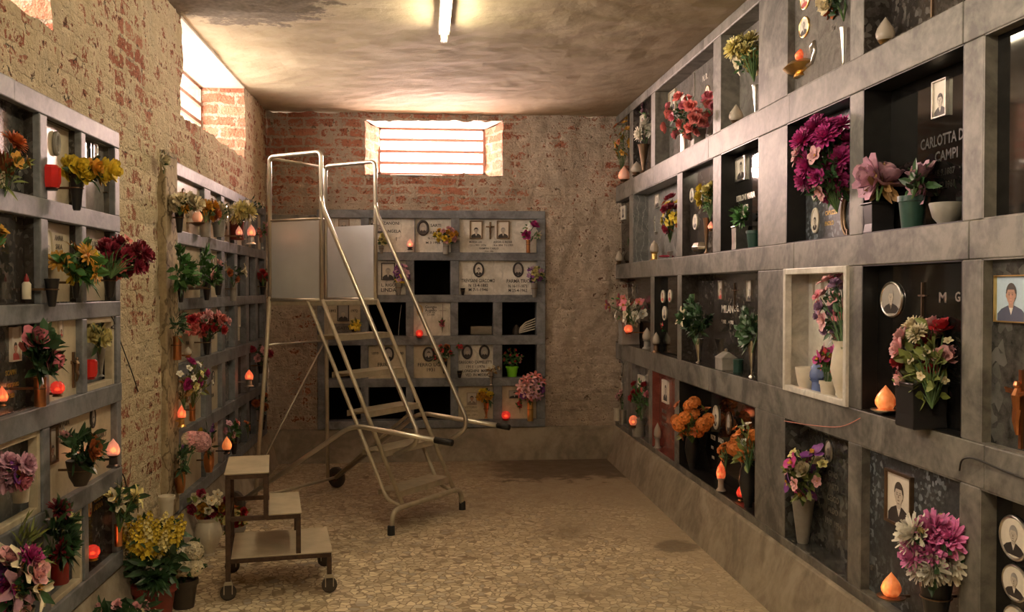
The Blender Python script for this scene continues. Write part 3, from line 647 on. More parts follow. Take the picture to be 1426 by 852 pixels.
def cross(root, wall, px, py, hpx, mat='bronze', e=None, figure=False, thin=.05, name='crucifix', arm=.5):
    e = SE[0] if e is None else e
    P = wall.P(px, py, e); l = to_local(root, P); h_ = hpx * pxm(P); t_ = h_ * thin
    m = MB(); m.box(-t_ / 2, t_ / 2, -.008, 0, -h_ / 2, h_ / 2); az = h_ * .22; m.box(-h_ * arm / 2, h_ * arm / 2, -.008, 0, az - t_ / 2, az + t_ / 2)
    if figure:
        g = h_ * .045
        m.tube([(0, -.014, h_ * .27), (0, -.018, h_ * .18), (0, -.016, -h_ * .02)], [g * .8, g * 1.5, g * 1.1], 8)
        m.tube([(-g * .6, -.015, 0), (-g * .3, -.02, -h_ * .14), (0, -.014, -h_ * .32)], [g, g * .8, g * .5], 6)
        m.tube([(g * .6, -.015, 0), (g * .6, -.02, -h_ * .14), (0, -.014, -h_ * .32)], [g, g * .8, g * .5], 6)
        m.tube([(-h_ * arm / 2 * .9, -.012, az + h_ * .03), (-g, -.016, h_ * .19), (g, -.016, h_ * .19), (h_ * arm / 2 * .9, -.012, az + h_ * .03)], [g * .4, g * .8, g * .8, g * .4], 6)
        m.lathe([(0, -g * 1.2), (g * .9, -g * .6), (g, 0), (g * .7, g), (0, g * 1.3)], 10, (0, -.017, h_ * .31))
    return m.build(name, M[mat], root, loc=(l.x, l.y, l.z))

def plaque(wall, rng, row, e, mat, label, lining=None, wf=None, name='grave_plaque', th=.018, rows=None):
    """slab closing an opening. rng = along-wall (a0,a1)"""
    z0, z1 = row; a0, a1 = rng; SE[0] = e
    r_ = empty(name, wall.world((a0 + a1) / 2, e, (z0 + z1) / 2), wall.rz, label, 'grave plaque')
    hw = (a1 - a0) / 2 + .002; hh = (z1 - z0) / 2 + .002
    HW[r_.name] = hw
    m = MB(); m.box(-hw, hw, 0, th, -hh, hh); m.build('slab', M[mat], r_)
    if lining:
        m = MB(); t_ = .006; ee = e - .002
        m.box(-hw, -hw + t_, -ee, 0, -hh, hh); m.box(hw - t_, hw, -ee, 0, -hh, hh); m.box(-hw, hw, -ee, 0, hh - t_, hh); m.box(-hw, hw, -ee, 0, -hh, -hh + t_)
        m.build('lining', M[lining], r_)
    if wf:
        m = MB(); t_ = wf[1]; y0 = -e - .012; y1 = -e + .02
        m.box(-hw, -hw + t_, y0, y1, -hh, hh); m.box(hw - t_, hw, y0, y1, -hh, hh); m.box(-hw + t_, hw - t_, y0, y1, hh - t_, hh); m.box(-hw + t_, hw - t_, y0, y1, -hh, -hh + t_)
        m.build('border_frame', M[wf[0]], r_, bevel=.003)
    return r_
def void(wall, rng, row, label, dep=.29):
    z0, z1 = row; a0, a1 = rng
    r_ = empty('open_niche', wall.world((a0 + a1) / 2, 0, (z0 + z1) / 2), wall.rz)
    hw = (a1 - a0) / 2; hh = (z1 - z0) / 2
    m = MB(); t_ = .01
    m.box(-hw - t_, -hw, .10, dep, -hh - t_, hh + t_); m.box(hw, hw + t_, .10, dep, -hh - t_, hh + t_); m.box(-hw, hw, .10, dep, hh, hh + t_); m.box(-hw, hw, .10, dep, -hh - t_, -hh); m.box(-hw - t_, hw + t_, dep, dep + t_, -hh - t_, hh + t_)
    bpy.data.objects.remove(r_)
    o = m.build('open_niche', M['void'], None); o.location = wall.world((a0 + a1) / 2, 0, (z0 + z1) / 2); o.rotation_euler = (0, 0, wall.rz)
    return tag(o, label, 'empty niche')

# ------------------------------------------------------------ flowers
def petal(mb, ang, elev, curl, L, Wd, r0=0.0, z0=0.0, segs=3, cup=.12, rnd=None):
    ca, sa = math.cos(ang), math.sin(ang); r_, z = r0, z0; rows = []
    for i in range(segs + 1):
        t = i / segs; wv = Wd * (math.sin(PI * min(1, .12 + .80 * t)) ** .8) / 2
        if i == segs: wv = Wd * .22
        e_ = elev + curl * t
        for k in (-1, 0, 1):
            off = wv * k; zz = z + (cup * abs(k) * wv * 2) * math.cos(e_); rr = r_ - (cup * abs(k) * wv * 2) * math.sin(e_)
            rows.append((rr * ca - off * sa, rr * sa + off * ca, zz))
        r_ += L / segs * math.cos(e_); z += L / segs * math.sin(e_)
    fs = []
    for i in range(segs):
        for k in (0, 1): fs.append((i * 3 + k, i * 3 + k + 1, (i + 1) * 3 + k + 1, (i + 1) * 3 + k))
    mb.add(rows, fs)
FL = {}
def flower_mesh(kind, col, col2=None):
    key = (kind, col, col2)
    if key in FL: return FL[key]
    r = random.Random(hash(kind) % 1000 if False else len(FL) * 13 + 5); m = MB()
    def ring(n, el, cu, L, W_, r0=0, z0=0, cup=.12, j=.15):
        ph = r.uniform(0, 6.28)
        for i in range(n): petal(m, ph + 2 * PI * i / n + r.uniform(-j, j), rad(el + r.uniform(-8, 8)), rad(cu + r.uniform(-12, 12)), L * r.uniform(.88, 1.08), W_ * r.uniform(.9, 1.1), r0, z0, 3, cup)
    def blob(rx, rz, z): m.lathe([(0, z - rz), (rx * .8, z - rz * .5), (rx, z), (rx * .75, z + rz * .6), (0, z + rz)], 8)
    if kind == 'rose':
        m.mi(0); ring(5, 5, 50, .95, .95, .05, -.1, .2); ring(5, 30, 50, .85, .85, .05, -.05, .25); ring(5, 52, 45, .72, .7, .04, 0, .3); ring(4, 68, 40, .6, .55, .02, .05, .35); ring(3, 80, 30, .5, .4, 0, .1, .4)
    elif kind == 'daisy':
        m.mi(0); ring(15, 8, -12, .85, .26, .16, 0, .1, .08); ring(12, 28, -20, .7, .22, .14, .03); m.mi(1); blob(.2, .1, .06)
    elif kind == 'mum':
        m.mi(0)
        for n, el, cu, L in ((20, -12, 10, .95), (20, 8, 15, .92), (17, 28, 22, .85), (12, 46, 28, .75), (9, 64, 30, .65), (6, 80, 20, .55)): ring(n, el, cu, L, .30, .04, 0, .15, .2)
    elif kind == 'five':
        m.mi(0); ring(5, 18, -10, .95, .85, .06, 0, .15); ring(5, 42, 0, .6, .5, .04, .02, .2); m.mi(1); blob(.13, .1, .1)
    elif kind == 'lily':
        m.mi(0); ring(6, 58, -85, 1.2, .46, .03, -.35, .25, .06); m.mi(1)
        for i in range(5): a = 2 * PI * i / 5; m.tube([(0, 0, -.3), (.12 * math.cos(a), .12 * math.sin(a), .2)], .025, 4)
    elif kind == 'carn':
        m.mi(0)
        for n, el, L in ((9, -5, .9), (9, 20, .88), (8, 42, .8), (7, 62, .72), (5, 80, .62)): ring(n, el, 15, L, .5, .02, 0, -.25 if n % 2 else .3, .3)
    elif kind == 'cluster':        # ball of small blossoms
        m.mi(0); ga = PI * (3 - 5 ** .5)
        for i in range(30):
            zc = 1 - i / 30 * 1.35; rr = max(0, 1 - zc * zc) ** .5; a = ga * i; c = Vector((rr * math.cos(a), rr * math.sin(a), zc)) * .72
            q = c.normalized().to_track_quat('Z', 'Y').to_matrix(); sub = MB()
            for k in range(5): petal(sub, 2 * PI * k / 5 + i, rad(15), rad(-10), .3, .3, .02, 0, 2)
            m.add([c + q @ Vector(v) for v in sub.v], sub.f)
    elif kind == 'spike':          # upright spike of blossoms, 1 unit wide, tall
        ga = PI * (3 - 5 ** .5); m.mi(0)
        for i in range(26):
            t = i / 25; zc = -1.2 + 2.9 * t; rr = .42 * (1 - t) ** .6 + .05; a = ga * i
            c = Vector((rr * math.cos(a), rr * math.sin(a), zc)); q = Vector((math.cos(a), math.sin(a), .6)).normalized().to_track_quat('Z', 'Y').to_matrix(); sub = MB()
            for k in range(5): petal(sub, 2 * PI * k / 5 + i, rad(35), rad(-20), .42 * (1.1 - t * .6), .36 * (1.1 - t * .6), .02, 0, 2)
            m.add([c + q @ Vector(v) for v in sub.v], sub.f)
    elif kind == 'bud':
        m.mi(0); ring(5, 62, 40, .8, .6, .05, -.2, .3); ring(3, 78, 25, .7, .4, 0, -.1, .4)
    elif kind == 'orchid':
        m.mi(0); ring(3, 5, 5, .95, .55, .05, 0, .1); ring(2, 12, 8, 1.0, 1.0, .05, .05, .1); m.mi(1); ring(3, 50, 10, .45, .35, .02, .05, .2)
    me = bpy.data.meshes.new('flower'); me.from_pydata(m.v, [], m.f)
    me.materials.append(petal_mat(col)); me.materials.append(petal_mat(col2 or 'gold'))
    for p, i in zip(me.polygons, m.m): p.material_index = i; p.use_smooth = True
    FL[key] = me; return me
def leaf(mb, p, d_, n_, L, Wd, droop=.3):
    d_ = d_.normalized(); s_ = d_.cross(n_).normalized(); q = s_.cross(d_)
    pts = []
    for t, wv in ((0, .08), (.3, .9), (.62, .85), (1, .03)):
        c = p + d_ * L * t - Vector((0, 0, 1)) * droop * L * t * t
        for k in (-1, 0, 1): pts.append(c + s_ * (k * wv * Wd / 2) + q * (abs(k) * wv * Wd * .12))
    mb.add(pts, [(i * 3 + k, i * 3 + k + 1, (i + 1) * 3 + k + 1, (i + 1) * 3 + k) for i in range(3) for k in (0, 1)])
seedc = [0]
def bouquet(wall, px, py, hpx, wr, flowers, label, mouth=None, e=-.06, leafm='leaf', nl=40, ll=.05, lw=.018, ymax=.02, cat='bouquet', name='flower_bouquet', group=None, deep=.55, P=None, rz=None, h=None, mouthP=None, spread=1.0):
    """px,py centre of the mass; hpx its height in pixels; wr width/height (true, along the wall). flowers: (kind, colour, count, diameter in m[, centre colour])"""
    seedc[0] += 1; rn = random.Random(seedc[0] * 77 + 3)
    Pc = P if P is not None else wall.P(px, py, e)
    hh = h if h is not None else hpx * pxm(Pc)
    if mouthP is not None: Pm = Vector(mouthP)
    elif mouth: Pm = wall.P(mouth[0], mouth[1], e)
    else: Pm = Pc - Vector((0, 0, hh * .6))
    r_ = empty(name, Pm, wall.rz if rz is None else rz, label, cat, group)
    hw = hh * wr / 2; hv = hh / 2; dp = min(hw, hv) * deep + .01
    if P is None and wall.kind != 'B':
        ll *= .78; nl = int(nl * 1.5); s1 = abs(px - 592) / F; Dt = min(.30, 2 * hw / math.sqrt(1 + s1 * s1)); dp = Dt / 2
        hw = max(dp, min(.34, math.sqrt(max(0, (2 * hw) ** 2 - Dt * Dt)) / max(s1, .1) / 2), hv * .7)
        lim = abs(px - ax_lim(px)) if False else 1
        e = ymax - dp - .005; Pc = wall.P(px, py, e)
    cl = to_local(r_, Pc)
    wl_ = to_local(r_, wall.world(0, 0, 0)).y + ymax if wall else 1e9        # wall surface in local y
    if P is not None and ymax > 1: wl_ = 1e9
    spec = [f for f in flowers for _ in range(f[2] if f[2] < 3 else int(f[2] * 1.3 + .5))]; rn.shuffle(spec); N = len(spec)
    pos = []
    for i, f in enumerate(spec):
        best = None
        for _ in range(14):
            a = rn.uniform(0, 2 * PI); q = math.sqrt(rn.uniform(0, 1)) * .96
            c = Vector((math.cos(a) * q * (hw - f[3] * .3), 0, math.sin(a) * q * (hv - f[3] * .3)))
            c.y = -dp * math.sqrt(max(0, 1 - q * q)) * (rn.uniform(.55, 1) if wall is None or P is not None or wall.kind == 'B' else rn.uniform(-.9, 1)) + f[3] * .15
            dmin = min([(c - o).length for o in pos] or [1])
            if best is None or dmin > best[0]: best = (dmin, c)
        pos.append(best[1])
    fol = MB(); z = Vector((0, 0, 1))
    stems = []
    for c, f in zip(pos, spec):
        pc = cl + c; pc.y = min(pc.y, wl_ - f[3] * .35)
        dirv = (c + Vector((0, -dp * .9 - .01, hv * .25))).normalized()
        mid = Vector((pc.x * .35, pc.y * .5 , pc.z * .6)) + Vector((rn.uniform(-.004, .004), 0, 0))
        fol.mi(1).tube([Vector((0, 0, -.02)), mid, pc - dirv * f[3] * .15], max(.0012, f[3] * .03), 4, cap=False); stems.append((mid, pc))
        me = flower_mesh(f[0], f[1], f[4] if len(f) > 4 else None)
        o = bpy.data.objects.new('flower', me); C.objects.link(o); o.parent = r_
        o.location = pc
        if f[0] == 'spike': q = Vector((c.x * .8, -dp * .3, hv * 1.6)).to_track_quat('Z', 'Y')
        else: q = dirv.to_track_quat('Z', 'Y')
        o.rotation_mode = 'QUATERNION'; o.rotation_quaternion = q; s_ = f[3] / 2 * rn.uniform(1.0, 1.3); o.scale = (s_, s_, s_)
    fol.mi(0)
    for i in range(nl):
        if stems and rn.random() < .5:
            a, b = rn.choice(stems); p = a.lerp(b, rn.uniform(.0, .95))
        else:
            a = rn.uniform(0, 2 * PI); q = math.sqrt(rn.random()); p = cl + Vector((math.cos(a) * q * hw * .85 * spread, dp * rn.uniform(-.55, .6) * (1 - q * q), math.sin(a) * q * hv * .85 * spread))
            p = p.lerp(Vector((0, 0, 0)), rn.uniform(0, .35))
        dv = (p - cl * .35) * .8 + Vector((rn.uniform(-1, 1) * hw, rn.uniform(-1, .25) * hw, rn.uniform(-.5, .9) * hw))
        p.y = min(p.y, wl_ - .004)
        if p.y + dv.normalized().y * ll > wl_ - .003: dv.y = -abs(dv.y)
        leaf(fol, p, dv, Vector((rn.uniform(-.5, .5), -1, rn.uniform(-.2, .8))), ll * rn.uniform(.6, 1.25), lw * rn.uniform(.7, 1.3), rn.uniform(.0, .45))
    fol.build('foliage', [M[leafm], M['stem']], r_)
    return r_

VP = {  # profiles: (radius factor of half width, height 0..1), open top
    'cone': [(.0, 0), (.42, 0), (.50, .05), (.95, .93), (1, .95), (1, 1), (.9, 1), (.42, .2), (0, .2)],
    'flute': [(0, 0), (.62, 0), (.55, .03), (.22, .08), (.26, .14), (.30, .2), (.85, .93), (1, 1), (.88, 1), (.3, .3), (0, .3)],
    'cyl': [(0, 0), (.85, 0), (.92, .04), (.88, .3), (.92, .9), (1, .96), (.96, 1), (.82, 1), (.78, .2), (0, .2)],
    'pot': [(0, 0), (.70, 0), (.90, .82), (1, .83), (1, 1), (.88, 1), (.82, .85), (0, .82)],
    'bowl': [(0, 0), (.45, 0), (.5, .08), (.78, .35), (1, .95), (.97, 1), (.86, .95), (.7, .7), (0, .65)],
    'amph': [(0, 0), (.45, 0), (.4, .06), (.75, .3), (1, .55), (.85, .8), (.7, .9), (.85, 1), (.7, 1), (.6, .85), (0, .8)],
    'barrel': [(0, 0), (.62, 0), (.9, .3), (1, .6), (.9, .95), (.94, 1), (.78, 1), (.7, .8), (0, .8)],
}
def fit_e(wall, e, r_):
    return min(e, SE[0] - r_ - .004) if wall.kind == 'R' and e > 0 else e
def snap(wall, Pb, e):
    if wall.kind == 'R' and e > 0:
        for z0, _ in RROWS:
            if abs(Pb.z - z0) < .11: Pb.z = z0 + .001
def vase(wall, px, ptop, pbot, wr, kind, mat, label, e=-.05, square=False, bracket=False, cat='vase', name='flower_vase', group=None, rz=None, P=None, h=None):
    if P is None:
        Pb = wall.P(px, pbot, e); h_ = (pbot - ptop) * pxm(Pb); rzz = wall.rz
        z_ = Pb.z; ee = fit_e(wall, e, h_ * wr / 2 * (.95 if square else 1)); Pb.x = (R + ee) if wall.kind == 'R' else Pb.x
        snap(wall, Pb, e)
    else: Pb = Vector(P); h_ = h; rzz = rz or 0
    m = MB(); r_ = h_ * wr / 2
    prof = [(a * r_, b * h_) for a, b in VP[kind]]
    if square:
        Mx = Matrix.Rotation(PI / 4, 4, 'Z'); m.lathe([(a * 1.3, b) for a, b in prof], 4, M=Mx)
        o = m.build(name, M[mat], None, bevel=.002)
    else: m.lathe(prof, 24); o = m.build(name, M[mat], None, smooth='auto')
    o.location = Pb; o.rotation_euler = (0, 0, rzz); tag(o, label, cat, group)
    if bracket:
        b = MB(); n = 20; zb_ = h_ * .62; rr = r_ * .86
        b.tube([(rr * math.cos(2 * PI * i / n), rr * math.sin(2 * PI * i / n), zb_) for i in range(n)], .0025, 6, closed=True)
        wy = to_local(o, wall.world(0, SE[0] if wall.kind != 'B' else .012, 0)).y if wall else .05
        b.box(-.004, .004, rr - .002, max(rr + .004, wy), zb_ - .004, zb_ + .004); b.build('bracket', M['bronze'], o)
    return o
def lamp(wall, px, ptop, pbot, label, lit='flame', e=-.05, kind='drop', wr=.55, base='bronze', shelf=False, group=None, name='votive_lamp'):
    """grave lamp: metal foot, glass flame"""
    Pb = wall.P(px, pbot, e); h_ = (pbot - ptop) * pxm(Pb); r_ = h_ * wr / 2
    if e > 0:
        ee = fit_e(wall, e, r_); Pb.x = (R + ee) if wall.kind == 'R' else Pb.x; snap(wall, Pb, e)
    o = empty(name, Pb, wall.rz, label, 'grave lamp', group)
    if kind == 'drop': fb, prof = .26, [(.0, .22), (.7, .22), (.95, .36), (1, .48), (.8, .66), (.45, .82), (.18, .93), (0, 1)]
    elif kind == 'ball': fb, prof = .2, [(0, .18), (.6, .18), (.95, .38), (1, .58), (.85, .8), (.5, .95), (0, 1)]
    elif kind == 'cup': fb, prof = .12, [(0, .1), (.8, .1), (1, .3), (1, .8), (.7, .9), (0, .92)]
    else: fb, prof = .42, [(0, .4), (.62, .4), (.8, .5), (.82, .62), (.6, .78), (.28, .9), (0, 1)]
    b = MB()
    if kind == 'pedestal': b.lathe([(0, 0), (r_ * .95, 0), (r_ * .9, h_ * .04), (r_ * .6, h_ * .1), (r_ * .55, h_ * .34), (r_ * .85, h_ * .42), (0, h_ * .42)], 18)
    elif shelf: b.lathe([(0, h_ * .02), (r_ * .5, h_ * .02), (r_ * 1.5, h_ * .16), (r_ * 1.55, h_ * .2), (r_ * .7, h_ * .22), (0, h_ * .22)], 20)
    else: b.lathe([(0, 0), (r_ * .7, 0), (r_ * .8, h_ * .05), (r_ * .5, h_ * .12), (r_ * .85, h_ * fb), (0, h_ * fb)], 18)
    if e < -.02:
        wy = to_local(o, wall.world(0, SE[0] if wall.kind != 'B' else .012, 0)).y
        b.box(-.004, .004, 0, wy, h_ * fb * .55, h_ * fb * .55 + .008)
    b.build('lamp_base', M[base], o, smooth='auto')
    g = MB(); n = 16; vs_ = []
    for a, z in prof:
        for k in range(n): q = a * r_ * (1 + (.08 if k % 2 else -.05) * (a > .3)); vs_.append((q * math.cos(2 * PI * k / n), q * math.sin(2 * PI * k / n), z * h_))
    g.add(vs_, [(i * n + k, i * n + (k + 1) % n, (i + 1) * n + (k + 1) % n, (i + 1) * n + k) for i in range(len(prof) - 1) for k in range(n)])
    lm = lit if lit else 'glassw'
    if lit in ('flame', 'flamer', 'flamep') and h_ < .10 + .05 * (kind == 'pedestal'):
        lm = 'g_' + lit; c_ = MB(); zc = {'pedestal': .58, 'ball': .45}.get(kind, .45) * h_; c_.lathe([(0, -.10 * h_), (r_ * .34, -.06 * h_), (r_ * .40, 0), (r_ * .28, .07 * h_), (0, .13 * h_)], 10, (0, 0, zc)); c_.build('bulb', M['core'], o, smooth=True)
    g.build('lamp_glass', M[lm], o, smooth='auto' if kind == 'cup' else True)
    if lit in ('flame', 'flamer', 'flamep'):
        l = bpy.data.lights.new('lamp_light', 'POINT'); l.energy = .035 if h_ < .1 else .065; l.color = (1, .30, .10); l.shadow_soft_size = max(.01, r_ * .8)
        lo = bpy.data.objects.new('lamp_light', l); C.objects.link(lo); lo.parent = o; lo.location = (0, -r_ * 1.25, h_ * .5)
    return o
def wire(pts, label, r_=.0025, mat='wire'):
    m = MB(); P = [Vector(p) for p in pts]; out = []
    for i in range(len(P) - 1):
        a, b = P[max(i - 1, 0)], P[i]; c, d_ = P[i + 1], P[min(i + 2, len(P) - 1)]
        for k in range(5):
            t = k / 5; out.append(.5 * ((2 * b) + (c - a) * t + (2 * a - 5 * b + 4 * c - d_) * t * t + (3 * b - a - 3 * c + d_) * t ** 3))
    out.append(P[-1]); m.tube(out, r_, 6)
    return tag(m.build('loose_wire', M[mat], smooth=True), label, 'wire')

# ============================================================ RIGHT WALL
ER = .105
def rp(i, cell, mat, label, e=ER, **k): return plaque(WR, CR[i][cell], RROWS[i], e, mat, label, **k)
T = lambda *a, **k: text(*a, **k)
# ---- top row
q = rp(0, 0, 'dark', 'dark grave plaque in the top row at the far back end of the right wall', lining='dark')
bouquet(WR, 866, 192, 58, .55, [('five', 'gold', 9, .055), ('five', 'rust', 4, .045)], 'brown-yellow bouquet at the far back end of the top right row', mouth=(866, 238), e=.03, ymax=ER, nl=40, leafm='leafy')
lamp(WR, 869, 225, 251, 'pinkish lit grave lamp at the far back end of the top right row', 'flamep', e=.03, wr=.6)
q = rp(0, 1, 'dark', 'dark grave plaque with a small pink photograph, back end of the top right row', e=0.06, lining='dark')
portrait(q, WR, 893, 172, 20, .8, False, 'pink', 'whitep')
bouquet(WR, 899, 182, 34, .9, [('mum', 'white', 3, .12)], 'white chrysanthemum bouquet, second niche of the top right row from the back', mouth=(899, 200), e=.03, ymax=ER, nl=14)
bouquet(WR, 897, 156, 12, 1.3, [('rose', 'mauve', 1, .07)], 'single mauve rose above white chrysanthemums in the top right row', mouth=(900, 180), e=.03, ymax=ER, nl=3)
vase(WR, 900, 196, 235, .45, 'flute', 'bronze', 'slim bronze vase holding white chrysanthemums in the top right row', e=.03)
lamp(WR, 890, 217, 238, 'small unlit frosted lamp below the white chrysanthemums in the top right row', None, e=.03, wr=.8)
q = rp(0, 2, 'greyslab', 'wide grey grave plaque with framed photograph behind pink roses in the top right row', lining='frame')
portrait(q, WR, 929, 148, 29, .62, False, 'bw', 'cream', matte=.1); cross(q, WR, 968, 110, 50, 'silver', thin=.03)
portrait(q, WR, 952, 142, 18, .6, False, 'old', 'silver'); portrait(q, WR, 986, 127, 16, .8, True, 'old', 'gold'); text(q, WR, 982, 108, 'M. R.', 8, 'letterw')
vase(WR, 953, 178, 205, .45, 'cyl', 'silver', 'silver cylinder vase on the left below the pink roses in the top right row', e=.04)
vase(WR, 972, 172, 197, .8, 'cyl', 'greyp', 'square grey stone vase below the pink roses in the top right row', e=.04, square=True)
bouquet(WR, 957, 160, 64, 1.35, [('rose', 'coral', 15, .075), ('rose', 'pink', 8, .065)], 'large coral-pink rose bouquet in the top right row', mouth=(957, 182), e=.0, ymax=ER, nl=80, ll=.06, deep=.5, leafm='leafd')
q = rp(0, 3, 'greyslab', 'shiny grey grave plaque that mirrors the tube lamp in the top right row', lining='frame')
vase(WR, 1052, 106, 148, .24, 'flute', 'silver', 'tall thin silver vase beside the column in the top right row', e=.03)
bouquet(WR, 1035, 74, 60, .9, [('mum', 'paleyellow', 7, .105), ('five', 'cream', 4, .06)], 'pale yellow bouquet beside the column in the top right row', mouth=(1050, 108), e=.0, ymax=ER, nl=40, leafm='leafd')
lamp(WR, 1025, 137, 168, 'unlit pale glass lamp below the mirrored tube light in the top right row', None, e=.04, wr=.6)
q = rp(0, 4, 'greyslab', 'grey-brown grave plaque with oval photographs above the two silver-rimmed frames in the top right row beside the column', e=0.035, lining='frame')
q['label'] = 'brownish grave plaque with two oval photographs in the top right row past the column'
portrait(q, WR, 1121, 38, 29, .72, True, 'old', 'gold'); portrait(q, WR, 1122, 0, 26, .75, True, 'pink', 'gold'); text(q, WR, 1162, 38, 'EMI', 9, 'letterd')
# oil-lamp ornament
P = WR.P(1113, 107, .03); o = empty('oil_lamp', P, WR.rz, 'brass oil lamp ornament with a curled handle in the top right row', 'oil lamp'); k = pxm(P)
m = MB(); m.lathe([(0, 0), (.028, 0), (.02, .012), (.05, .022), (.075, .045), (.05, .064), (.012, .072), (0, .075)], 18, sx=1.5, sy=.8); m.build('body', M['gold'], o, smooth='auto')
m = MB(); m.tube([(-.08, 0, .045), (-.12, 0, .058), (-.15, 0, .07)], [.02, .013, .006], 8); m.build('spout', M['gold'], o, smooth=True)
m = MB(); m.tube([(.08, 0, .03), (.13, 0, .03), (.165, 0, .07), (.155, 0, .11), (.12, 0, .10), (.125, 0, .075)], [.008, .007, .009, .009, .007, .006], 8); m.build('handle', M['silver'], o, smooth=True)
m = MB(); m.lathe([(0, 0), (.02, .005), (.024, .022), (.012, .04), (0, .05)], 14, (0.01, 0, .07)); m.build('glass_knob', M['flamer'], o, smooth=True)
vase(WR, 1176, 20, 75, .2, 'flute', 'silver', 'tall thin silver vase by the right niche edge, top right row past the column', e=.02)
bouquet(WR, 1160, 5, 40, 1.3, [('rose', 'cream', 4, .08), ('rose', 'rust', 2, .06)], 'bouquet cut by the picture top in the tall silver vase past the column', mouth=(1175, 22), e=.0, ymax=ER, nl=60, leafm='leafd')
q = rp(0, 5, 'dark', 'dark grave plaque behind a white flame-shaped lamp in the top right row', lining='dark')
cross(q, WR, 1300, -20, 90, 'bronze', thin=.04)
lamp(WR, 1233, 0, 44, 'unlit white flame-shaped lamp on a gold foot, top right row', None, e=.04, wr=.55, base='gold')
q = rp(0, 6, 'dark', 'dark grave plaque in the top row nearest the camera', lining='dark')
# ---- second row
q = rp(1, 0, 'black', 'narrow black grave plaque with a photograph at the back end of the second right row', e=0.05, lining='blacklin')
portrait(q, WR, 868.5, 296.5, 19, .7, False, 'bwd', 'ph_light', matte=.22)
lamp(WR, 865, 338, 358, 'small drop lamp lit at its foot at the back end of the second right row', None, e=.03, wr=.55)
bouquet(WR, 873, 326, 18, .5, [('five', 'gold', 3, .05)], 'tiny yellow sprig at the back end of the second right row', mouth=(874, 340), e=.03, ymax=ER, nl=12, leafm='leafy')
q = rp(1, 1, 'greyrough', 'grey marble grave plaque in a deep grey niche, second right row', lining='greyrough', e=.12)
portrait(q, WR, 916, 280, 19, .6, False, 'old', 'silver'); cross(q, WR, 912, 312, 22, 'silver', thin=.06); text(q, WR, 914, 325, 'ELVIRA', 4, 'letterd')
lamp(WR, 911, 330, 359, 'unlit cut-glass lamp on a gold foot in the deep grey niche', None, e=.05, wr=.5, kind='pedestal', base='gold')
bouquet(WR, 934, 297, 58, .55, [('five', 'yellow', 16, .05), ('rose', 'wine', 6, .07), ('five', 'rust', 3, .05)], 'hanging yellow and red bouquet in the deep grey niche', mouth=(933, 334), e=.05, ymax=.12, nl=35, leafm='leafd')
vase(WR, 933, 331, 342, .8, 'cone', 'silver', 'small silver wall vase under the yellow and red bouquet', e=.07)
tag(MB().mi(0) and (lambda mm: (mm.lathe([(0, 0), (.03, 0), (.035, .008), (.02, .014), (0, .012)], 10, sx=1.6), mm.build('fallen_petals', petal_mat('wine')))[1])(MB()), 'red petals fallen on the ledge of the deep grey niche', 'petals').location = WR.P(928, 358, .05)
q = rp(1, 2, 'dark', 'dark grave plaque with three oval photographs in the second right row', e=0.05, lining='dark')
portrait(q, WR, 961, 273, 20, .34, True, 'old', 'whitep'); portrait(q, WR, 976, 273, 20, .34, True, 'old', 'whitep'); portrait(q, WR, 969, 309, 22, .34, True, 'old', 'whitep')
bouquet(WR, 985, 272, 44, .85, [('rose', 'yellow', 5, .085), ('rose', 'paleyellow', 3, .07)], 'yellow rose bouquet beside the oval photographs in the second right row', mouth=(989, 302), e=.02, ymax=ER, nl=40, leafm='leaf')
vase(WR, 990, 300, 350, .22, 'flute', 'bronze', 'slim bronze vase holding yellow roses in the second right row', e=.05)
lamp(WR, 990, 308, 322, 'small pale lamp beside the slim bronze vase of yellow roses', 'flamep', e=.02, wr=.6)
m = MB(); m.lathe([(0, 0), (.05, 0), (.075, .015), (.08, .03), (.06, .055), (.03, .06), (0, .062)], 8, sx=1.1, sy=.7)
o = tag(m.build('glass_box', M['silver'], None, bevel=.002), 'low silver glass box on the ledge under the three oval photographs', 'box'); o.location = WR.P(976, 351, .045); o.rotation_euler = (0, 0, WR.rz)
q = rp(1, 3, 'black', 'black grave plaque with framed photograph and white capitals, second right row beside the column', e=.09, lining='blacklin')
portrait(q, WR, 1031, 236, 33, .62, False, 'bw', 'silver', fw_=.12)
text(q, WR, 1013, 245, '1920', 6, 'letterw'); text(q, WR, 1049, 236, '1977', 6, 'letterw')
text(q, WR, 1036, 275, 'SARTIRONI MARIA', 8, 'letterw', wpx=88); text(q, WR, 1036, 290, 'ZORZI', 8, 'letterw')
bouquet(WR, 1033, 297, 28, 1.6, [('five', 'white', 2, .035)], 'green leafy spray on the ledge beneath white lettering, second right row', mouth=(1030, 318), e=.02, ymax=ER, nl=90, ll=.065, lw=.022, leafm='leaf')
vase(WR, 1030, 310, 344, .62, 'cyl', 'silver', 'square silver vase under the green spray in the second right row', e=.045, square=True)
vase(WR, 1050, 318, 343, .9, 'pot', 'darkgreenp', 'dark green pot beside the square silver vase', e=.045)
q = rp(1, 4, 'blue', 'dark flecked grave plaque with stacked oval photographs behind magenta flowers, second right row', e=0.09, lining='blacklin')
portrait(q, WR, 1137, 262, 37, .35, True, 'bw', 'whitep'); portrait(q, WR, 1136.5, 307, 36, .35, True, 'bw', 'whitep'); portrait(q, WR, 1136, 201, 34, .35, True, 'old', 'gold')
text(q, WR, 1158, 296, 'CAPUZZO', 6, 'letterg'); text(q, WR, 1155, 311, 'PAOLO', 6, 'letterg'); text(q, WR, 1153, 268, 'ROSA', 6, 'letterg')
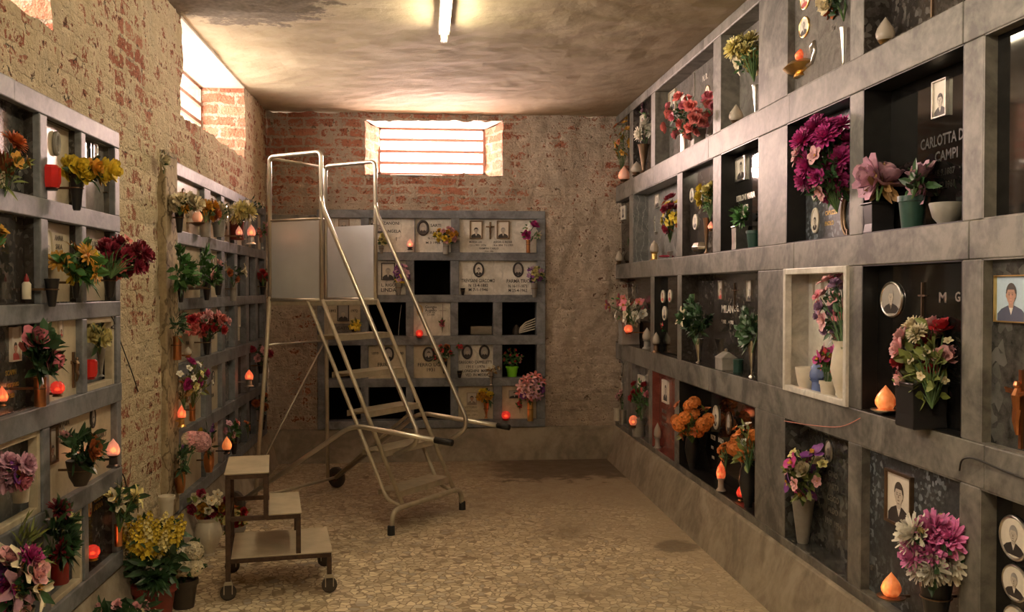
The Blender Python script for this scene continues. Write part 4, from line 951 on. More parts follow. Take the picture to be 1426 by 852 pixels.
bouquet(WR, 1145, 220, 122, .72, [('mum', 'magenta', 15, .10), ('carn', 'magenta', 5, .08), ('five', 'paleyellow', 3, .05), ('five', 'palepink', 3, .06)], 'large magenta flower bouquet spilling across a niche, second right row past the column', mouth=(1166, 288), e=.02, ymax=ER, nl=170, ll=.07, lw=.026, leafm='leafd', deep=.4)
m = MB(); n = 24; m.tube([(.055 * math.cos(PI * i / n * 1.0 + PI / 2), 0, .085 * math.sin(PI * i / n + PI / 2)) for i in range(n + 1)], .007, 8); m.tube([(.035 * math.cos(PI * i / n + PI / 2), 0, .065 * math.sin(PI * i / n + PI / 2)) for i in range(n + 1)], .006, 8); m.box(-.006, .004, -.006, .006, -.087, -.06)
o = tag(m.build('arched_ornament', M['bronze']), 'small pinkish arched ornament at the niche edge below the magenta flowers', 'ornament'); o.location = WR.P(1181, 298, .085); o.rotation_euler = (0, 0, WR.rz)
q = rp(1, 5, 'black', 'black grave plaque with a white-framed portrait, second right row, above the amber lamp', lining='blacklin')
portrait(q, WR, 1311.5, 137, 52, .38, False, 'bw', 'silver', fw_=.05)
text(q, WR, 1322, 192, 'CARLOTTA DALLE', 15, 'letterdd', wpx=150); text(q, WR, 1318, 216, 'CAMPI', 14, 'letterdd'); text(q, WR, 1314, 240, '*18.9.1887', 9, 'letterdd'); text(q, WR, 1314, 258, '+1.12.1961', 9, 'letterdd')
vase(WR, 1222, 268, 311, .9, 'cyl', 'blackp', 'black square vase in front of the black plaque, holding one large mauve rose', e=.045, square=True)
vase(WR, 1270, 262, 308, .85, 'pot', 'darkgreenp', 'dark teal plastic pot holding mauve roses', e=.045)
vase(WR, 1318, 275, 306, 1.5, 'bowl', 'greyp', 'shallow stone bowl at the right end beside the teal pot', e=.045, cat='bowl', name='stone_bowl')
bouquet(WR, 1228, 250, 55, .95, [('rose', 'mauve', 2, .165)], 'large dusty-mauve roses with dried leaves over the black square vase', mouth=(1222, 272), e=-.01, ymax=ER, nl=26, ll=.09, lw=.035, leafm='leafb')
bouquet(WR, 1280, 254, 48, .95, [('rose', 'mauve', 2, .12), ('bud', 'palepink', 2, .06)], 'small mauve roses with green leaves in the teal pot', mouth=(1270, 268), e=-.0, ymax=ER, nl=30, ll=.07, lw=.03, leafm='leafd')
q = rp(1, 6, 'black', 'plain mirror-black grave plaque at the right edge of the picture, second row', e=.04, lining='frame')
# ---- third row
q = rp(2, 0, 'dark', 'wide dark grave plaque at the back end of the third right row', lining='dark')
cross(q, WR, 884, 404, 24, 'silver', figure=True); portrait(q, WR, 885, 425, 11, 1.2, False, 'old', 'silver'); text(q, WR, 862, 410, 'A. M.', 6, 'letterd')
bouquet(WR, 879, 435, 42, 1.05, [('five', 'white', 11, .075), ('five', 'cream', 4, .06)], 'white blossoms in a stone trough at the back end of the third right row', mouth=(877, 452), e=.03, ymax=ER, nl=35)
bouquet(WR, 868, 422, 26, 2.3, [('orchid', 'pink', 5, .07), ('orchid', 'coral', 3, .055)], 'arching pink orchid spray leaning out of the third right row', mouth=(882, 448), e=-.05, ymax=ER, nl=8)
vase(WR, 880, 447, 480, .9, 'cyl', 'greyp', 'square grey stone trough under white blossoms', e=.045, square=True)
lamp(WR, 875, 452, 465, 'little orange copper lamp hanging below white blossoms in the third right row', 'flame', e=-.03, wr=.9, kind='ball', base='copper')
lamp(WR, 901, 452, 482, 'pale unlit lamp beside the grey stone trough', None, e=.045, wr=.5, kind='pedestal', base='greyp')
q = rp(2, 1, 'black', 'black grave plaque with three white oval photographs in the third right row', e=0.05, lining='blacklin')
portrait(q, WR, 919, 412.5, 18, .31, True, 'pink', 'whitep'); portrait(q, WR, 933.5, 412, 18, .31, True, 'pink', 'whitep'); portrait(q, WR, 926, 436, 20, .31, True, 'old', 'whitep')
lamp(WR, 919, 460, 489, 'white unlit flame lamp on a bronze dish below the oval photographs', None, e=.04, wr=.45, kind='pedestal', base='bronze')
bouquet(WR, 925, 448, 30, .5, [('five', 'red', 4, .05)], 'small red flowers behind the white lamp in the third right row', mouth=(927, 470), e=.05, ymax=ER, nl=14)
q = rp(2, 2, 'dark', 'wide dark grave plaque with two tall photographs between two leafy vases, third right row', lining='dark')
portrait(q, WR, 1005, 404, 27, .22, False, 'pink', 'silver'); portrait(q, WR, 1045, 405, 29, .24, False, 'old', 'silver'); cross(q, WR, 1024, 412, 36, 'bronze', thin=.04)
text(q, WR, 1013, 431, 'MILAN', 10, 'letterw', wpx=50); text(q, WR, 1008, 448, '* 1902', 5, 'letterw'); text(q, WR, 1026, 430, 'E G.', 8, 'letterw'); text(q, WR, 1018, 449, '+ 1988', 5, 'letterw')
vase(WR, 973, 470, 504, .42, 'flute', 'silver', 'left silver flute vase with a pale foot, third right row', e=.04)
vase(WR, 1047, 478, 529, .30, 'flute', 'silver', 'tall silver flute vase beside the column, third right row', e=.04)
bouquet(WR, 967, 440, 66, .95, [('lily', 'cream', 1, .10), ('bud', 'cream', 2, .05)], 'dark leafy bouquet with one cream lily, in the left silver flute vase', mouth=(972, 475), e=-.03, ymax=ER, nl=170, ll=.075, lw=.032, leafm='leafd')
bouquet(WR, 1040, 455, 70, .75, [('rose', 'cream', 1, .10)], 'leafy bouquet with one cream rose next to the column, third right row', mouth=(1047, 485), e=-.03, ymax=ER, nl=150, ll=.07, lw=.03, leafm='leafd')
P = WR.P(1011, 515, .045); o = empty('stone_urn_box', P, WR.rz, 'small grey house-shaped stone box on the ledge of the wide dark niche', 'stone box')
m = MB(); s_ = 26 * pxm(P); m.box(-s_ * .6, s_ * .6, -s_ * .42, s_ * .42, 0, s_ * .65); m.add([(-s_ * .65, -s_ * .47, s_ * .65), (s_ * .65, -s_ * .47, s_ * .65), (s_ * .65, s_ * .47, s_ * .65), (-s_ * .65, s_ * .47, s_ * .65), (-s_ * .45, 0, s_ * 1.0), (s_ * .45, 0, s_ * 1.0)], [(0, 1, 5, 4), (2, 3, 4, 5), (1, 2, 5), (3, 0, 4), (3, 2, 1, 0)]); m.build('box_body', M['greyp'], o, bevel=.004)
m = MB(); m.lathe([(0, 0), (.008, .002), (.009, .012), (0, .02)], 10, (0, 0, s_ * .98)); m.build('knob', M['silver'], o)
vase(WR, 1028, 497, 516, .8, 'cyl', 'darkgreenp', 'little teal pot behind the grey stone box', e=.06)
q = rp(2, 3, 'white', 'white marble grave plaque in a white-bordered niche past the column', lining='frame_light', wf=('white', .026))
q['label'] = 'white grave plaque in the only cream-bordered niche of the right wall'
portrait(q, WR, 1141, 409, 40, .36, False, 'pink', 'whitep'); m = None
vase(WR, 1175, 478, 566, .42, 'amph', 'whitep', 'tall ribbed white vase at the right edge of the cream-bordered niche', e=.02)
vase(WR, 1124, 518, 553, .95, 'bowl', 'whitep', 'white swirled bowl in the cream-bordered niche', e=.045, cat='bowl', name='white_bowl')
lamp(WR, 1125, 489, 522, 'softly lit pink lamp over the white swirled bowl', 'flamep', e=.045, wr=.5, base='whitep')
vase(WR, 1153, 535, 561, .95, 'pot', 'whitep', 'small white pot with red pattern in the cream-bordered niche', e=.02)
lamp(WR, 1139, 490, 538, 'blue glass lamp in the cream-bordered niche', 'bluep', e=.07, wr=.5, kind='pedestal', base='bluep')
bouquet(WR, 1155, 498, 34, 1.5, [('orchid', 'magenta', 6, .07), ('orchid', 'red', 3, .06)], 'magenta cyclamen bouquet in the small red-patterned pot', mouth=(1152, 538), e=.01, ymax=ER, nl=40, ll=.05, lw=.03)
bouquet(WR, 1160, 428, 100, .62, [('five', 'palepink', 9, .065), ('five', 'pink', 6, .06), ('rose', 'lilac', 7, .06)], 'tall spray of pink and lilac flowers in the tall white vase', mouth=(1174, 485), e=.0, ymax=ER, nl=80, ll=.05, lw=.022, leafm='leafd', deep=.4)
q = rp(2, 4, 'black', 'black grave plaque with a silver oval portrait beside a thin cross, third right row', e=0.06, lining='blacklin')
portrait(q, WR, 1243, 417, 51, .72, True, 'bwg', 'silver', fw_=.08)
cross(q, WR, 1286, 426, 66, 'bronze', thin=.03, arm=.28); text(q, WR, 1313, 415, 'M', 14, 'silver', wpx=18); text(q, WR, 1334, 414, 'G', 13, 'silver')
lamp(WR, 1236, 497, 539, 'large lit amber flame lamp on a metal saucer, third right row', 'flame', e=.03, wr=.62, base='silver', shelf=True)
vase(WR, 1300, 548, 612, .92, 'cyl', 'blackp', 'big square black vase holding the mixed rose bouquet', e=.035, square=True)
bouquet(WR, 1287, 500, 128, .78, [('rose', 'palepink', 7, .075), ('rose', 'red', 4, .085), ('mum', 'cream', 5, .065), ('rose', 'rust', 2, .07), ('bud', 'pink', 3, .05), ('five', 'cream', 8, .03)], 'large mixed bouquet of pink and red roses on the black square vase', mouth=(1298, 560), e=-.02, ymax=ER, nl=120, ll=.07, lw=.034, leafm='leafy', deep=.5)
q = rp(2, 5, 'greygran', 'grey granite grave plaque with a colour portrait of a man at the right picture edge', e=.03, lining='frame')
portrait(q, WR, 1411, 416, 66, .80, False, 'col', 'gold', fw_=.04)
cross(q, WR, 1424, 570, 110, 'copper', figure=True, thin=.06, arm=.6)
# ---- bottom row
q = rp(3, 0, 'greyrough', 'grey grave plaque with two stacked photographs at the back end of the bottom right row', e=0.05, lining='greyrough')
portrait(q, WR, 866.5, 515, 20, .7, False, 'bwd', 'silver'); portrait(q, WR, 866.5, 540, 14, .9, False, 'old', 'silver')
bouquet(WR, 866, 551, 18, 1.0, [('carn', 'palepink', 2, .07), ('five', 'white', 2, .05)], 'pale pink carnations at the back end of the bottom right row', mouth=(866, 570), e=.03, ymax=ER, nl=16)
vase(WR, 864, 566, 584, .6, 'cyl', 'whitep', 'white cup vase at the back end of the bottom right row', e=.04)
vase(WR, 871, 568, 588, .5, 'cyl', 'silver', 'silver cup vase at the back end of the bottom right row', e=.04)
q = rp(3, 1, 'greyslab', 'grey grave plaque, second from the back in the bottom right row', e=0.055, lining='greyslab')
portrait(q, WR, 888, 533, 26, .75, False, 'pink', 'ph_light', matte=.1)
bouquet(WR, 891, 550, 50, .7, [('rose', 'red', 5, .07), ('rose', 'pink', 2, .06)], 'bright red rose bouquet in the bottom right row', mouth=(893, 582), e=.0, ymax=ER, nl=55, ll=.06, lw=.028, leafm='leaf')
vase(WR, 894, 578, 604, .7, 'cyl', 'greyp', 'grey glass vase of the bright red roses', e=.03)
lamp(WR, 882, 578, 595, 'lit orange lamp beneath the bright red roses in the bottom right row', 'flame', e=-.04, wr=.7, kind='ball')
q = rp(3, 2, 'red', 'red marble grave plaque with a white-framed photograph in the bottom right row', e=0.05, lining='red')
portrait(q, WR, 928, 545, 32, .30, False, 'bw', 'ph_light', matte=.06)
for k_ in range(3): text(q, WR, 925, 573 + k_ * 9, ['BRUNO', 'PAVAN', '1915 1987'][k_], 5, 'letterd')
lamp(WR, 920, 591, 627, 'tall unlit glass lamp in front of the red marble plaque', None, e=.04, wr=.32, kind='pedestal', base='greyp')
q = rp(3, 3, 'black', 'wide black grave plaque behind orange flowers in the bottom right row', lining='blacklin')
portrait(q, WR, 998, 581, 34, .26, True, 'bw', 'whitep'); portrait(q, WR, 1016, 589, 32, .26, True, 'bwg', 'bronze')
text(q, WR, 993, 609, 'RIZZI', 6, 'letterw'); text(q, WR, 1004, 614, 'ENZO', 6, 'letterw'); text(q, WR, 992, 623, '1921', 4, 'letterw'); text(q, WR, 993, 637, '1990', 4, 'letterw')
vase(WR, 964, 605, 656, .42, 'amph', 'blackp', 'black ceramic vase holding the left orange flower bouquet', e=.04)
vase(WR, 1042, 648, 712, .42, 'amph', 'blackp', 'black vase holding the right orange flower bouquet, close to the column', e=.04)
bouquet(WR, 962, 583, 62, .95, [('cluster', 'orange', 8, .085), ('five', 'rust', 6, .055)], 'left bouquet of orange flowers in the black niche', mouth=(964, 612), e=-.02, ymax=ER, nl=55, ll=.07, lw=.024, leafm='leafy')
bouquet(WR, 1036, 618, 72, .6, [('cluster', 'orange', 7, .085), ('five', 'orange', 6, .05), ('five', 'white', 3, .05)], 'right bouquet of orange flowers in the black niche close to the column', mouth=(1042, 652), e=-.02, ymax=ER, nl=55, ll=.07, lw=.024, leafm='leafy')
bouquet(WR, 1006, 628, 26, .6, [('five', 'orange', 5, .045)], 'small orange sprig over the lit lamp in the black niche', mouth=(1010, 650), e=.02, ymax=ER, nl=10, leafm='leafy')
lamp(WR, 1004, 641, 683, 'lit orange lamp on a tall foot in the middle of the wide black niche', 'flamer', e=.0, wr=.34, kind='pedestal', base='greyp')
lamp(WR, 1032, 648, 672, 'lit red lamp beside the right orange bouquet', 'flamer', e=.05, wr=.5)
bouquet(WR, 1032, 703, 8, 1.5, [('five', 'red', 1, .05)], 'single red flower head lying on the ledge of the wide black niche', mouth=(1033, 706), e=.03, ymax=ER, nl=2)
q = rp(3, 4, 'greygran', 'dark grey-green grave plaque with dotted lettering behind the tall grey vase, bottom right row', lining='greygran')
portrait(q, WR, 1155, 628, 32, .32, True, 'old', 'silver')
for k_, s_ in enumerate(['GINO', 'MARTA', 'CESCO', 'ALDO', '1919  1994']): text(q, WR, 1160, 661 + k_ * 17, s_, 8, 'letterd')
vase(WR, 1118, 692, 756, .50, 'cone', 'greyp', 'tall tapered grey stone vase in the bottom right row past the column', e=.045)
bouquet(WR, 1119, 655, 84, .80, [('orchid', 'purple', 4, .085), ('rose', 'cream', 3, .075), ('orchid', 'magenta', 3, .075), ('five', 'palepink', 3, .05), ('five', 'paleyellow', 3, .045)], 'purple and cream bouquet in the tall tapered grey vase', mouth=(1118, 698), e=.0, ymax=ER, nl=70, ll=.06, lw=.026, leafm='leafy')
q = rp(3, 5, 'blue', 'flecked granite grave plaque with a framed photograph of a man in a suit', e=.035, lining='frame')
portrait(q, WR, 1254, 695, 75, .58, False, 'bw', 'bronze', fw_=.07)
cross(q, WR, 1215, 790, 8, 'silver')
lamp(WR, 1241, 796, 838, 'lit orange flame lamp on a saucer at the bottom of the blue-flecked plaque', 'flame', e=-.03, wr=.6, shelf=True)
vase(WR, 1303, 800, 880, .6, 'cone', 'blackp', 'dark vase below the pink and white daisies at the picture bottom', e=-.03, bracket=True)
bouquet(WR, 1297, 762, 110, .80, [('mum', 'hotpink', 6, .125), ('mum', 'white', 6, .115), ('bud', 'paleyellow', 2, .05)], 'big pink and white chrysanthemum bouquet over the blue-flecked plaque', mouth=(1303, 805), e=-.05, ymax=.03, nl=50, ll=.07, lw=.03, leafm='leafd')
q = rp(3, 6, 'black', 'black grave plaque with stacked oval portraits at the bottom right picture corner', e=.05, lining='frame')
portrait(q, WR, 1414, 749, 64, .78, True, 'old', 'silver', fw_=.08); portrait(q, WR, 1415, 812, 52, .85, True, 'old', 'silver', fw_=.08); portrait(q, WR, 1416, 868, 50, .85, True, 'old', 'silver', fw_=.08)
# wires of the right wall
wire([WR.P(982, 684, -.004), WR.P(975, 700, -.012), WR.P(971, 716, -.02), WR.P(977, 722, -.03), WR.P(966, 727, -.04)], 'dark wire looping down over the right plinth below the orange flowers')
wire([WR.P(1336, 655, -.006), WR.P(1340, 640, -.014), WR.P(1356, 638, -.02), WR.P(1390, 652, -.01), WR.P(1440, 672, -.006)], 'dark wire running to the right picture edge below the grey granite plaque', .003)
wire([WR.P(1092, 586, -.006), WR.P(1130, 592, -.01), WR.P(1170, 594, -.01), WR.P(1198, 582, -.006)], 'thin reddish wire under the cream-bordered niche', .0016, 'wirepink')

# ============================================================ BACK WALL
def bp(i, rngpx, mat, label, e=.006, **k): return plaque(WB, tuple(sorted((ax(WB, rngpx[0]), ax(WB, rngpx[1])))), LROWS[i], e, mat, label, th=.03, **k)
EB = -.045
q = bp(0, (456, 503), 'white', 'white grave plaque half hidden behind the ladder panel, back wall top row')
portrait(q, WB, 479, 312, 14, 1.1, False, 'bwg', 'bronze')
q = bp(0, (514.5, 577.2), 'white', 'white grave plaque just right of the ladder platform, back wall top row')
portrait(q, WB, 518, 309, 8, .9, False, 'bwd', 'ph_dark'); portrait(q, WB, 529, 319, 11, .7, False, 'bwd', 'ph_dark')
text(q, WB, 545, 311, 'ZANONI', 4, 'ink'); text(q, WB, 547, 322, 'ANGELA', 4, 'ink'); text(q, WB, 552, 333, '1', 5, 'ink')
bouquet(WB, 534, 332, 20, .7, [('rose', 'paleyellow', 4, .055)], 'little pale yellow bouquet right behind the ladder handrail, back wall top row', mouth=(532, 344), e=EB, nl=14, leafm='leafd', ymax=.006)
vase(WB, 531, 342, 353, .7, 'cone', 'greyp', 'small grey vase behind the upper ladder handrail', e=EB, bracket=True)
lamp(WB, 571, 332, 348, 'pink lit lamp on a dark cup, back wall top row', 'flamep', e=EB, wr=.6, base='blackp')
q = bp(0, (578.5, 628), 'white', 'white grave plaque with a dark oval portrait, back wall top row')
portrait(q, WB, 589, 317.5, 22, .78, True, 'bwg', 'ph_dark', fw_=.16)
text(q, WB, 607, 314, 'SARTI', 4, 'ink'); text(q, WB, 606, 324, 'ARTU', 4, 'ink'); text(q, WB, 601, 332, 'N 1-1', 3, 'ink'); text(q, WB, 603, 338, 'M 3 1956', 3, 'ink', wpx=20)
bouquet(WB, 623, 328, 28, 1.4, [('rose', 'yellow', 4, .055), ('rose', 'palepink', 4, .055), ('rose', 'gold', 3, .05), ('rose', 'cream', 2, .05)], 'yellow and pink rose bouquet between plaques, back wall top row', mouth=(621, 338), e=EB - .02, nl=30, leafm='leafd', ymax=-.01)
vase(WB, 621, 337, 354, .55, 'cyl', 'greyp', 'grey glass vase of the yellow and pink roses', e=EB - .01, bracket=True)
q = bp(0, (640, 747), 'white', 'wide white grave plaque with two framed portraits beside a crucifix, back wall top row')
portrait(q, WB, 663, 320, 25, .72, False, 'bw', 'bronze', fw_=.08); portrait(q, WB, 700.5, 320, 25, .72, False, 'old', 'bronze', fw_=.08); cross(q, WB, 682.5, 321, 24, 'bronze', figure=True, thin=.08)
text(q, WB, 662, 337, 'MARIA LAI', 2.6, 'ink'); text(q, WB, 665, 341.5, '12-1-1901  1976', 2.4, 'ink'); text(q, WB, 700, 337, 'ANGELO ROSSI', 2.6, 'ink'); text(q, WB, 701, 341.5, '4-6-1894  7-1-1959', 2.4, 'ink')
text(q, WB, 681, 346, 'RAMPIN CARLO', 2.6, 'ink'); text(q, WB, 681, 350, '1924 1981', 2.2, 'ink')
vase(WB, 735.5, 334, 352, .36, 'cyl', 'copper', 'shiny copper tube vase at the right end, back wall top row', e=EB, bracket=True)
bouquet(WB, 740, 322, 28, 1.1, [('rose', 'magenta', 2, .09), ('lily', 'white', 2, .08)], 'one magenta rose with white lilies in the copper tube vase', mouth=(735.5, 336), e=EB, nl=22, leafm='leaf', ymax=-.01)
q = bp(1, (456, 503), 'cream', 'cream grave plaque behind the ladder side panel, back wall second row')
q = bp(1, (525, 565), 'white', 'white grave plaque with a black-framed portrait, back wall second row')
portrait(q, WB, 540.5, 378, 24, .8, False, 'old', 'ph_dark', fw_=.08); text(q, WB, 543, 397, 'L. RIGON', 4, 'ink'); text(q, WB, 541, 404, 'LINDA', 5, 'ink')
bouquet(WB, 560, 381, 28, .95, [('five', 'purple', 6, .05), ('five', 'mauve', 5, .045), ('five', 'yellow', 3, .05)], 'purple and yellow bouquet beside the handrail, back wall second row', mouth=(558, 396), e=EB, nl=26, leafm='leafd', ymax=-.01)
vase(WB, 555, 394, 411, .6, 'cone', 'greyp', 'grey conical vase of the purple and yellow bouquet', e=EB, bracket=True)
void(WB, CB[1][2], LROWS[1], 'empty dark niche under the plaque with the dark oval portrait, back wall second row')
q = bp(1, (639, 747), 'white', 'wide white grave plaque with two oval portraits, back wall second row')
portrait(q, WB, 666.5, 375.5, 21, .74, True, 'bw', 'ph_dark', fw_=.12); portrait(q, WB, 721.5, 375.5, 21, .74, True, 'bwg', 'ph_dark', fw_=.12)
text(q, WB, 666, 391, 'TREVISANI GIACOMO', 4.6, 'ink', wpx=47); text(q, WB, 666, 397.5, 'N 13-4-1882', 4, 'ink', wpx=27); text(q, WB, 666, 403.5, 'M 7-1-1946', 4, 'ink', wpx=27)
text(q, WB, 722, 391.5, 'PARMA TRICI', 4.6, 'ink', wpx=33); text(q, WB, 721, 398.5, 'N 16-11-1873', 4, 'ink', wpx=26); text(q, WB, 721, 404.5, 'M 25-4-1962', 4, 'ink', wpx=26)
vase(WB, 644.5, 401, 411, .7, 'cone', 'blackp', 'tiny dark wall cup at the left end of the two-oval plaque', e=EB + .01, bracket=True)
bouquet(WB, 745, 382, 24, 1.1, [('rose', 'paleyellow', 6, .055), ('five', 'purple', 4, .04), ('five', 'lilac', 3, .04)], 'pale yellow and purple bouquet at the right end, back wall second row', mouth=(744, 395), e=EB, nl=22, leafm='leafd', ymax=-.01)
vase(WB, 744, 394, 414, .5, 'cone', 'greyp', 'grey conical vase at the right end, back wall second row', e=EB, bracket=True)
q = bp(2, (456, 502), 'cream', 'cream grave plaque with a framed portrait between the ladder rails, back wall third row')
portrait(q, WB, 478, 435, 24, .68, False, 'bwg', 'ph_dark', fw_=.08); text(q, WB, 463, 433, '1892', 3.5, 'ink'); text(q, WB, 493, 433, '1972', 3.5, 'ink')
m = MB(); l_ = to_local(q, WB.P(478, 458, .006)); m.box(l_.x - .075, l_.x + .075, l_.y - .004, l_.y + .001, l_.z - .05, l_.z + .045); m.build('name_plate', M['greyslab'], q); text(q, WB, 478, 457, 'GATTI', 4, 'ink', e=.001)
bouquet(WB, 494, 452, 15, 1.2, [('five', 'yellow', 3, .06), ('rose', 'paleyellow', 1, .05)], 'yellow flowers on the cream plaque between the ladder rails', mouth=(493, 460), e=EB, nl=10, leafm='leafy', ymax=-.01)
vase(WB, 493, 458, 467, .8, 'cone', 'blackp', 'dark wall cup of the yellow flowers between the ladder rails', e=EB, bracket=True)
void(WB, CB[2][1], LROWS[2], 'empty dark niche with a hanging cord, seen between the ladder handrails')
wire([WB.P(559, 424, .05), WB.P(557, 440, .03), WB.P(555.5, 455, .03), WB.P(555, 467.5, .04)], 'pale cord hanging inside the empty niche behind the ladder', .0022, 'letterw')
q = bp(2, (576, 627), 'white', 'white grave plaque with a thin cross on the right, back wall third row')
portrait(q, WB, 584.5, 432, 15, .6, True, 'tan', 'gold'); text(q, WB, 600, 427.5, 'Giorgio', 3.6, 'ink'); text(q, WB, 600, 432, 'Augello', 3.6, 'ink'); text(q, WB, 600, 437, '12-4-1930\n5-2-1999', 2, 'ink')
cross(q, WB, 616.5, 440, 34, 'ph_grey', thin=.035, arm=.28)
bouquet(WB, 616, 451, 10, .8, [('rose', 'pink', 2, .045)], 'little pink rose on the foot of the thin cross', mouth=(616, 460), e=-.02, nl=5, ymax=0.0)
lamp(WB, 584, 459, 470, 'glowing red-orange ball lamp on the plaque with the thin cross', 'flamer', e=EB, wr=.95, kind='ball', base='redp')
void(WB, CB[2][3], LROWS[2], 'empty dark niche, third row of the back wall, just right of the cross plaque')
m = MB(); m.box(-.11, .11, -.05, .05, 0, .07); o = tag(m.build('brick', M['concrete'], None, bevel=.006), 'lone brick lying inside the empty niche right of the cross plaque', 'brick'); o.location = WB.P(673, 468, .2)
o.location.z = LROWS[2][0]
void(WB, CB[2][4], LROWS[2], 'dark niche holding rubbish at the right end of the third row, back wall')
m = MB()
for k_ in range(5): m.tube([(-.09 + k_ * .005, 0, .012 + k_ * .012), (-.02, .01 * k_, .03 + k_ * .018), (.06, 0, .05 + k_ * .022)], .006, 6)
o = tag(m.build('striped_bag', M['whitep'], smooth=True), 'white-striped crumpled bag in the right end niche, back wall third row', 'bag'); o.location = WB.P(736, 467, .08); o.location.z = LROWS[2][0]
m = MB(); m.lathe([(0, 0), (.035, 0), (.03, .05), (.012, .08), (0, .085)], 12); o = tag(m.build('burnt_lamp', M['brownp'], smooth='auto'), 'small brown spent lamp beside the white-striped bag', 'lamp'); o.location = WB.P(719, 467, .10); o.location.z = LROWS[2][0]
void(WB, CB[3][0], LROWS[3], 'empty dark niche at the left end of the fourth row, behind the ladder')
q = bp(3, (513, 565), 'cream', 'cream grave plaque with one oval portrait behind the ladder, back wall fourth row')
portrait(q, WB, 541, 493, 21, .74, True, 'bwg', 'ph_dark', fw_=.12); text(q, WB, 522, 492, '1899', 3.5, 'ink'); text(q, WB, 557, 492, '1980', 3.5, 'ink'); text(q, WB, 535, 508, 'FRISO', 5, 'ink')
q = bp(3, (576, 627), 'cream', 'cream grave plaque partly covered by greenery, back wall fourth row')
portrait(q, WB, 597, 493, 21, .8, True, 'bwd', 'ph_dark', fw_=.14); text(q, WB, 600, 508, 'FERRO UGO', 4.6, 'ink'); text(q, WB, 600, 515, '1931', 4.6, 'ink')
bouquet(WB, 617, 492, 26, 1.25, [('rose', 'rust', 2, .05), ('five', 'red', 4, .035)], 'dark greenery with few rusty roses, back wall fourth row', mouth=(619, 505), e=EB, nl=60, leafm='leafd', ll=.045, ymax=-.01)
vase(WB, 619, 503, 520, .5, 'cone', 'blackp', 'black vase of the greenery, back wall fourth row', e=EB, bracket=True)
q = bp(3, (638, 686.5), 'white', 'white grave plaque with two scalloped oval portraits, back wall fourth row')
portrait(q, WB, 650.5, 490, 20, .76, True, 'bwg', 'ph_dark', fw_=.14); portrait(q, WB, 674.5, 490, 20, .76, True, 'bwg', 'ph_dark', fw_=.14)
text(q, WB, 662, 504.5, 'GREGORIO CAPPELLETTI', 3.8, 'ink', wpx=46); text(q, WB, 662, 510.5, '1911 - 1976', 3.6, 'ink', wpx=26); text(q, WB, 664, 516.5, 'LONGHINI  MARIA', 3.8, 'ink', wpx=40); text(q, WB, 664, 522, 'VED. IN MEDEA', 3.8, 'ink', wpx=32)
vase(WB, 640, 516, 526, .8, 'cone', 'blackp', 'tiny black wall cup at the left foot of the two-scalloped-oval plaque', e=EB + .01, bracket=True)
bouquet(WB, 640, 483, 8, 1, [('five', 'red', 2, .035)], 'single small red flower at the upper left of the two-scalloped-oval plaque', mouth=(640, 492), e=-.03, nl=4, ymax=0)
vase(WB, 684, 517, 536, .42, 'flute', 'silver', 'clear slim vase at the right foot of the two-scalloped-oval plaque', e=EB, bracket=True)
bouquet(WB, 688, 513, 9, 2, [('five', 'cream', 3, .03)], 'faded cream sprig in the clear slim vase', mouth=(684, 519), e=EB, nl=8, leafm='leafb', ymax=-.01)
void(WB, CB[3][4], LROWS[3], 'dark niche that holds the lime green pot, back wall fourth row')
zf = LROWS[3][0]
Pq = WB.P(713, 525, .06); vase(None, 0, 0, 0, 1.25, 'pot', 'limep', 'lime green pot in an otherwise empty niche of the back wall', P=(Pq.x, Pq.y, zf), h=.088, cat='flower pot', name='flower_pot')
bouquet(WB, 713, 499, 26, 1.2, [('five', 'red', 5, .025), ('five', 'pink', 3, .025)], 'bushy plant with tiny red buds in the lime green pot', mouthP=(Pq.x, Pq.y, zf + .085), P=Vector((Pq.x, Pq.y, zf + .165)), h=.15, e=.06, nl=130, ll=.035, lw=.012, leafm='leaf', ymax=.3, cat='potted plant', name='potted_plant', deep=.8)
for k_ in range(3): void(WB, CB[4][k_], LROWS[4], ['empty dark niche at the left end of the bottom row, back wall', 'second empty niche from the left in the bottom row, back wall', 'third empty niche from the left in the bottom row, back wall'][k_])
q = bp(4, (638, 686.5), 'cream', 'cream grave plaque with a faded square photograph, back wall bottom row')
portrait(q, WB, 657, 555, 17, .8, False, 'tan', 'ph_shade', fw_=.05)
for k_, s_ in enumerate(['VITTORIO', 'BOSCOLO', '1904 - 1971']): text(q, WB, 656, 567 + k_ * 5.5, s_, 2.6, 'letterd')
bouquet(WB, 676, 550, 18, 1.5, [('rose', 'gold', 5, .055), ('rose', 'yellow', 3, .05)], 'golden rose bouquet on the plaque left of the red ball lamp, back wall bottom row', mouth=(677, 562), e=EB, nl=24, leafm='leafd', ymax=-.01)
vase(WB, 677, 561, 582, .4, 'flute', 'copper', 'slim reddish vase of the golden roses', e=EB, bracket=True)
q = bp(4, (699, 747), 'cream', 'cream grave plaque with a small dark photograph, right end of the back wall bottom row')
portrait(q, WB, 716.5, 549, 11, 1.45, False, 'bwd', 'ph_dark', fw_=.05)
lamp(WB, 704.5, 572, 585, 'glowing red ball lamp at the right end of the back wall bottom row', 'flamer', e=EB, wr=.95, kind='ball', base='redp')
bouquet(WB, 723, 563, 11, .7, [('five', 'red', 2, .04)], 'little red flower between the red ball lamp and the brass vase', mouth=(724, 572), e=-.03, nl=6, ymax=0)
vase(WB, 738.5, 560, 586, .36, 'cyl', 'gold', 'brass tube vase at the right end of the back wall bottom row', e=EB, bracket=True)
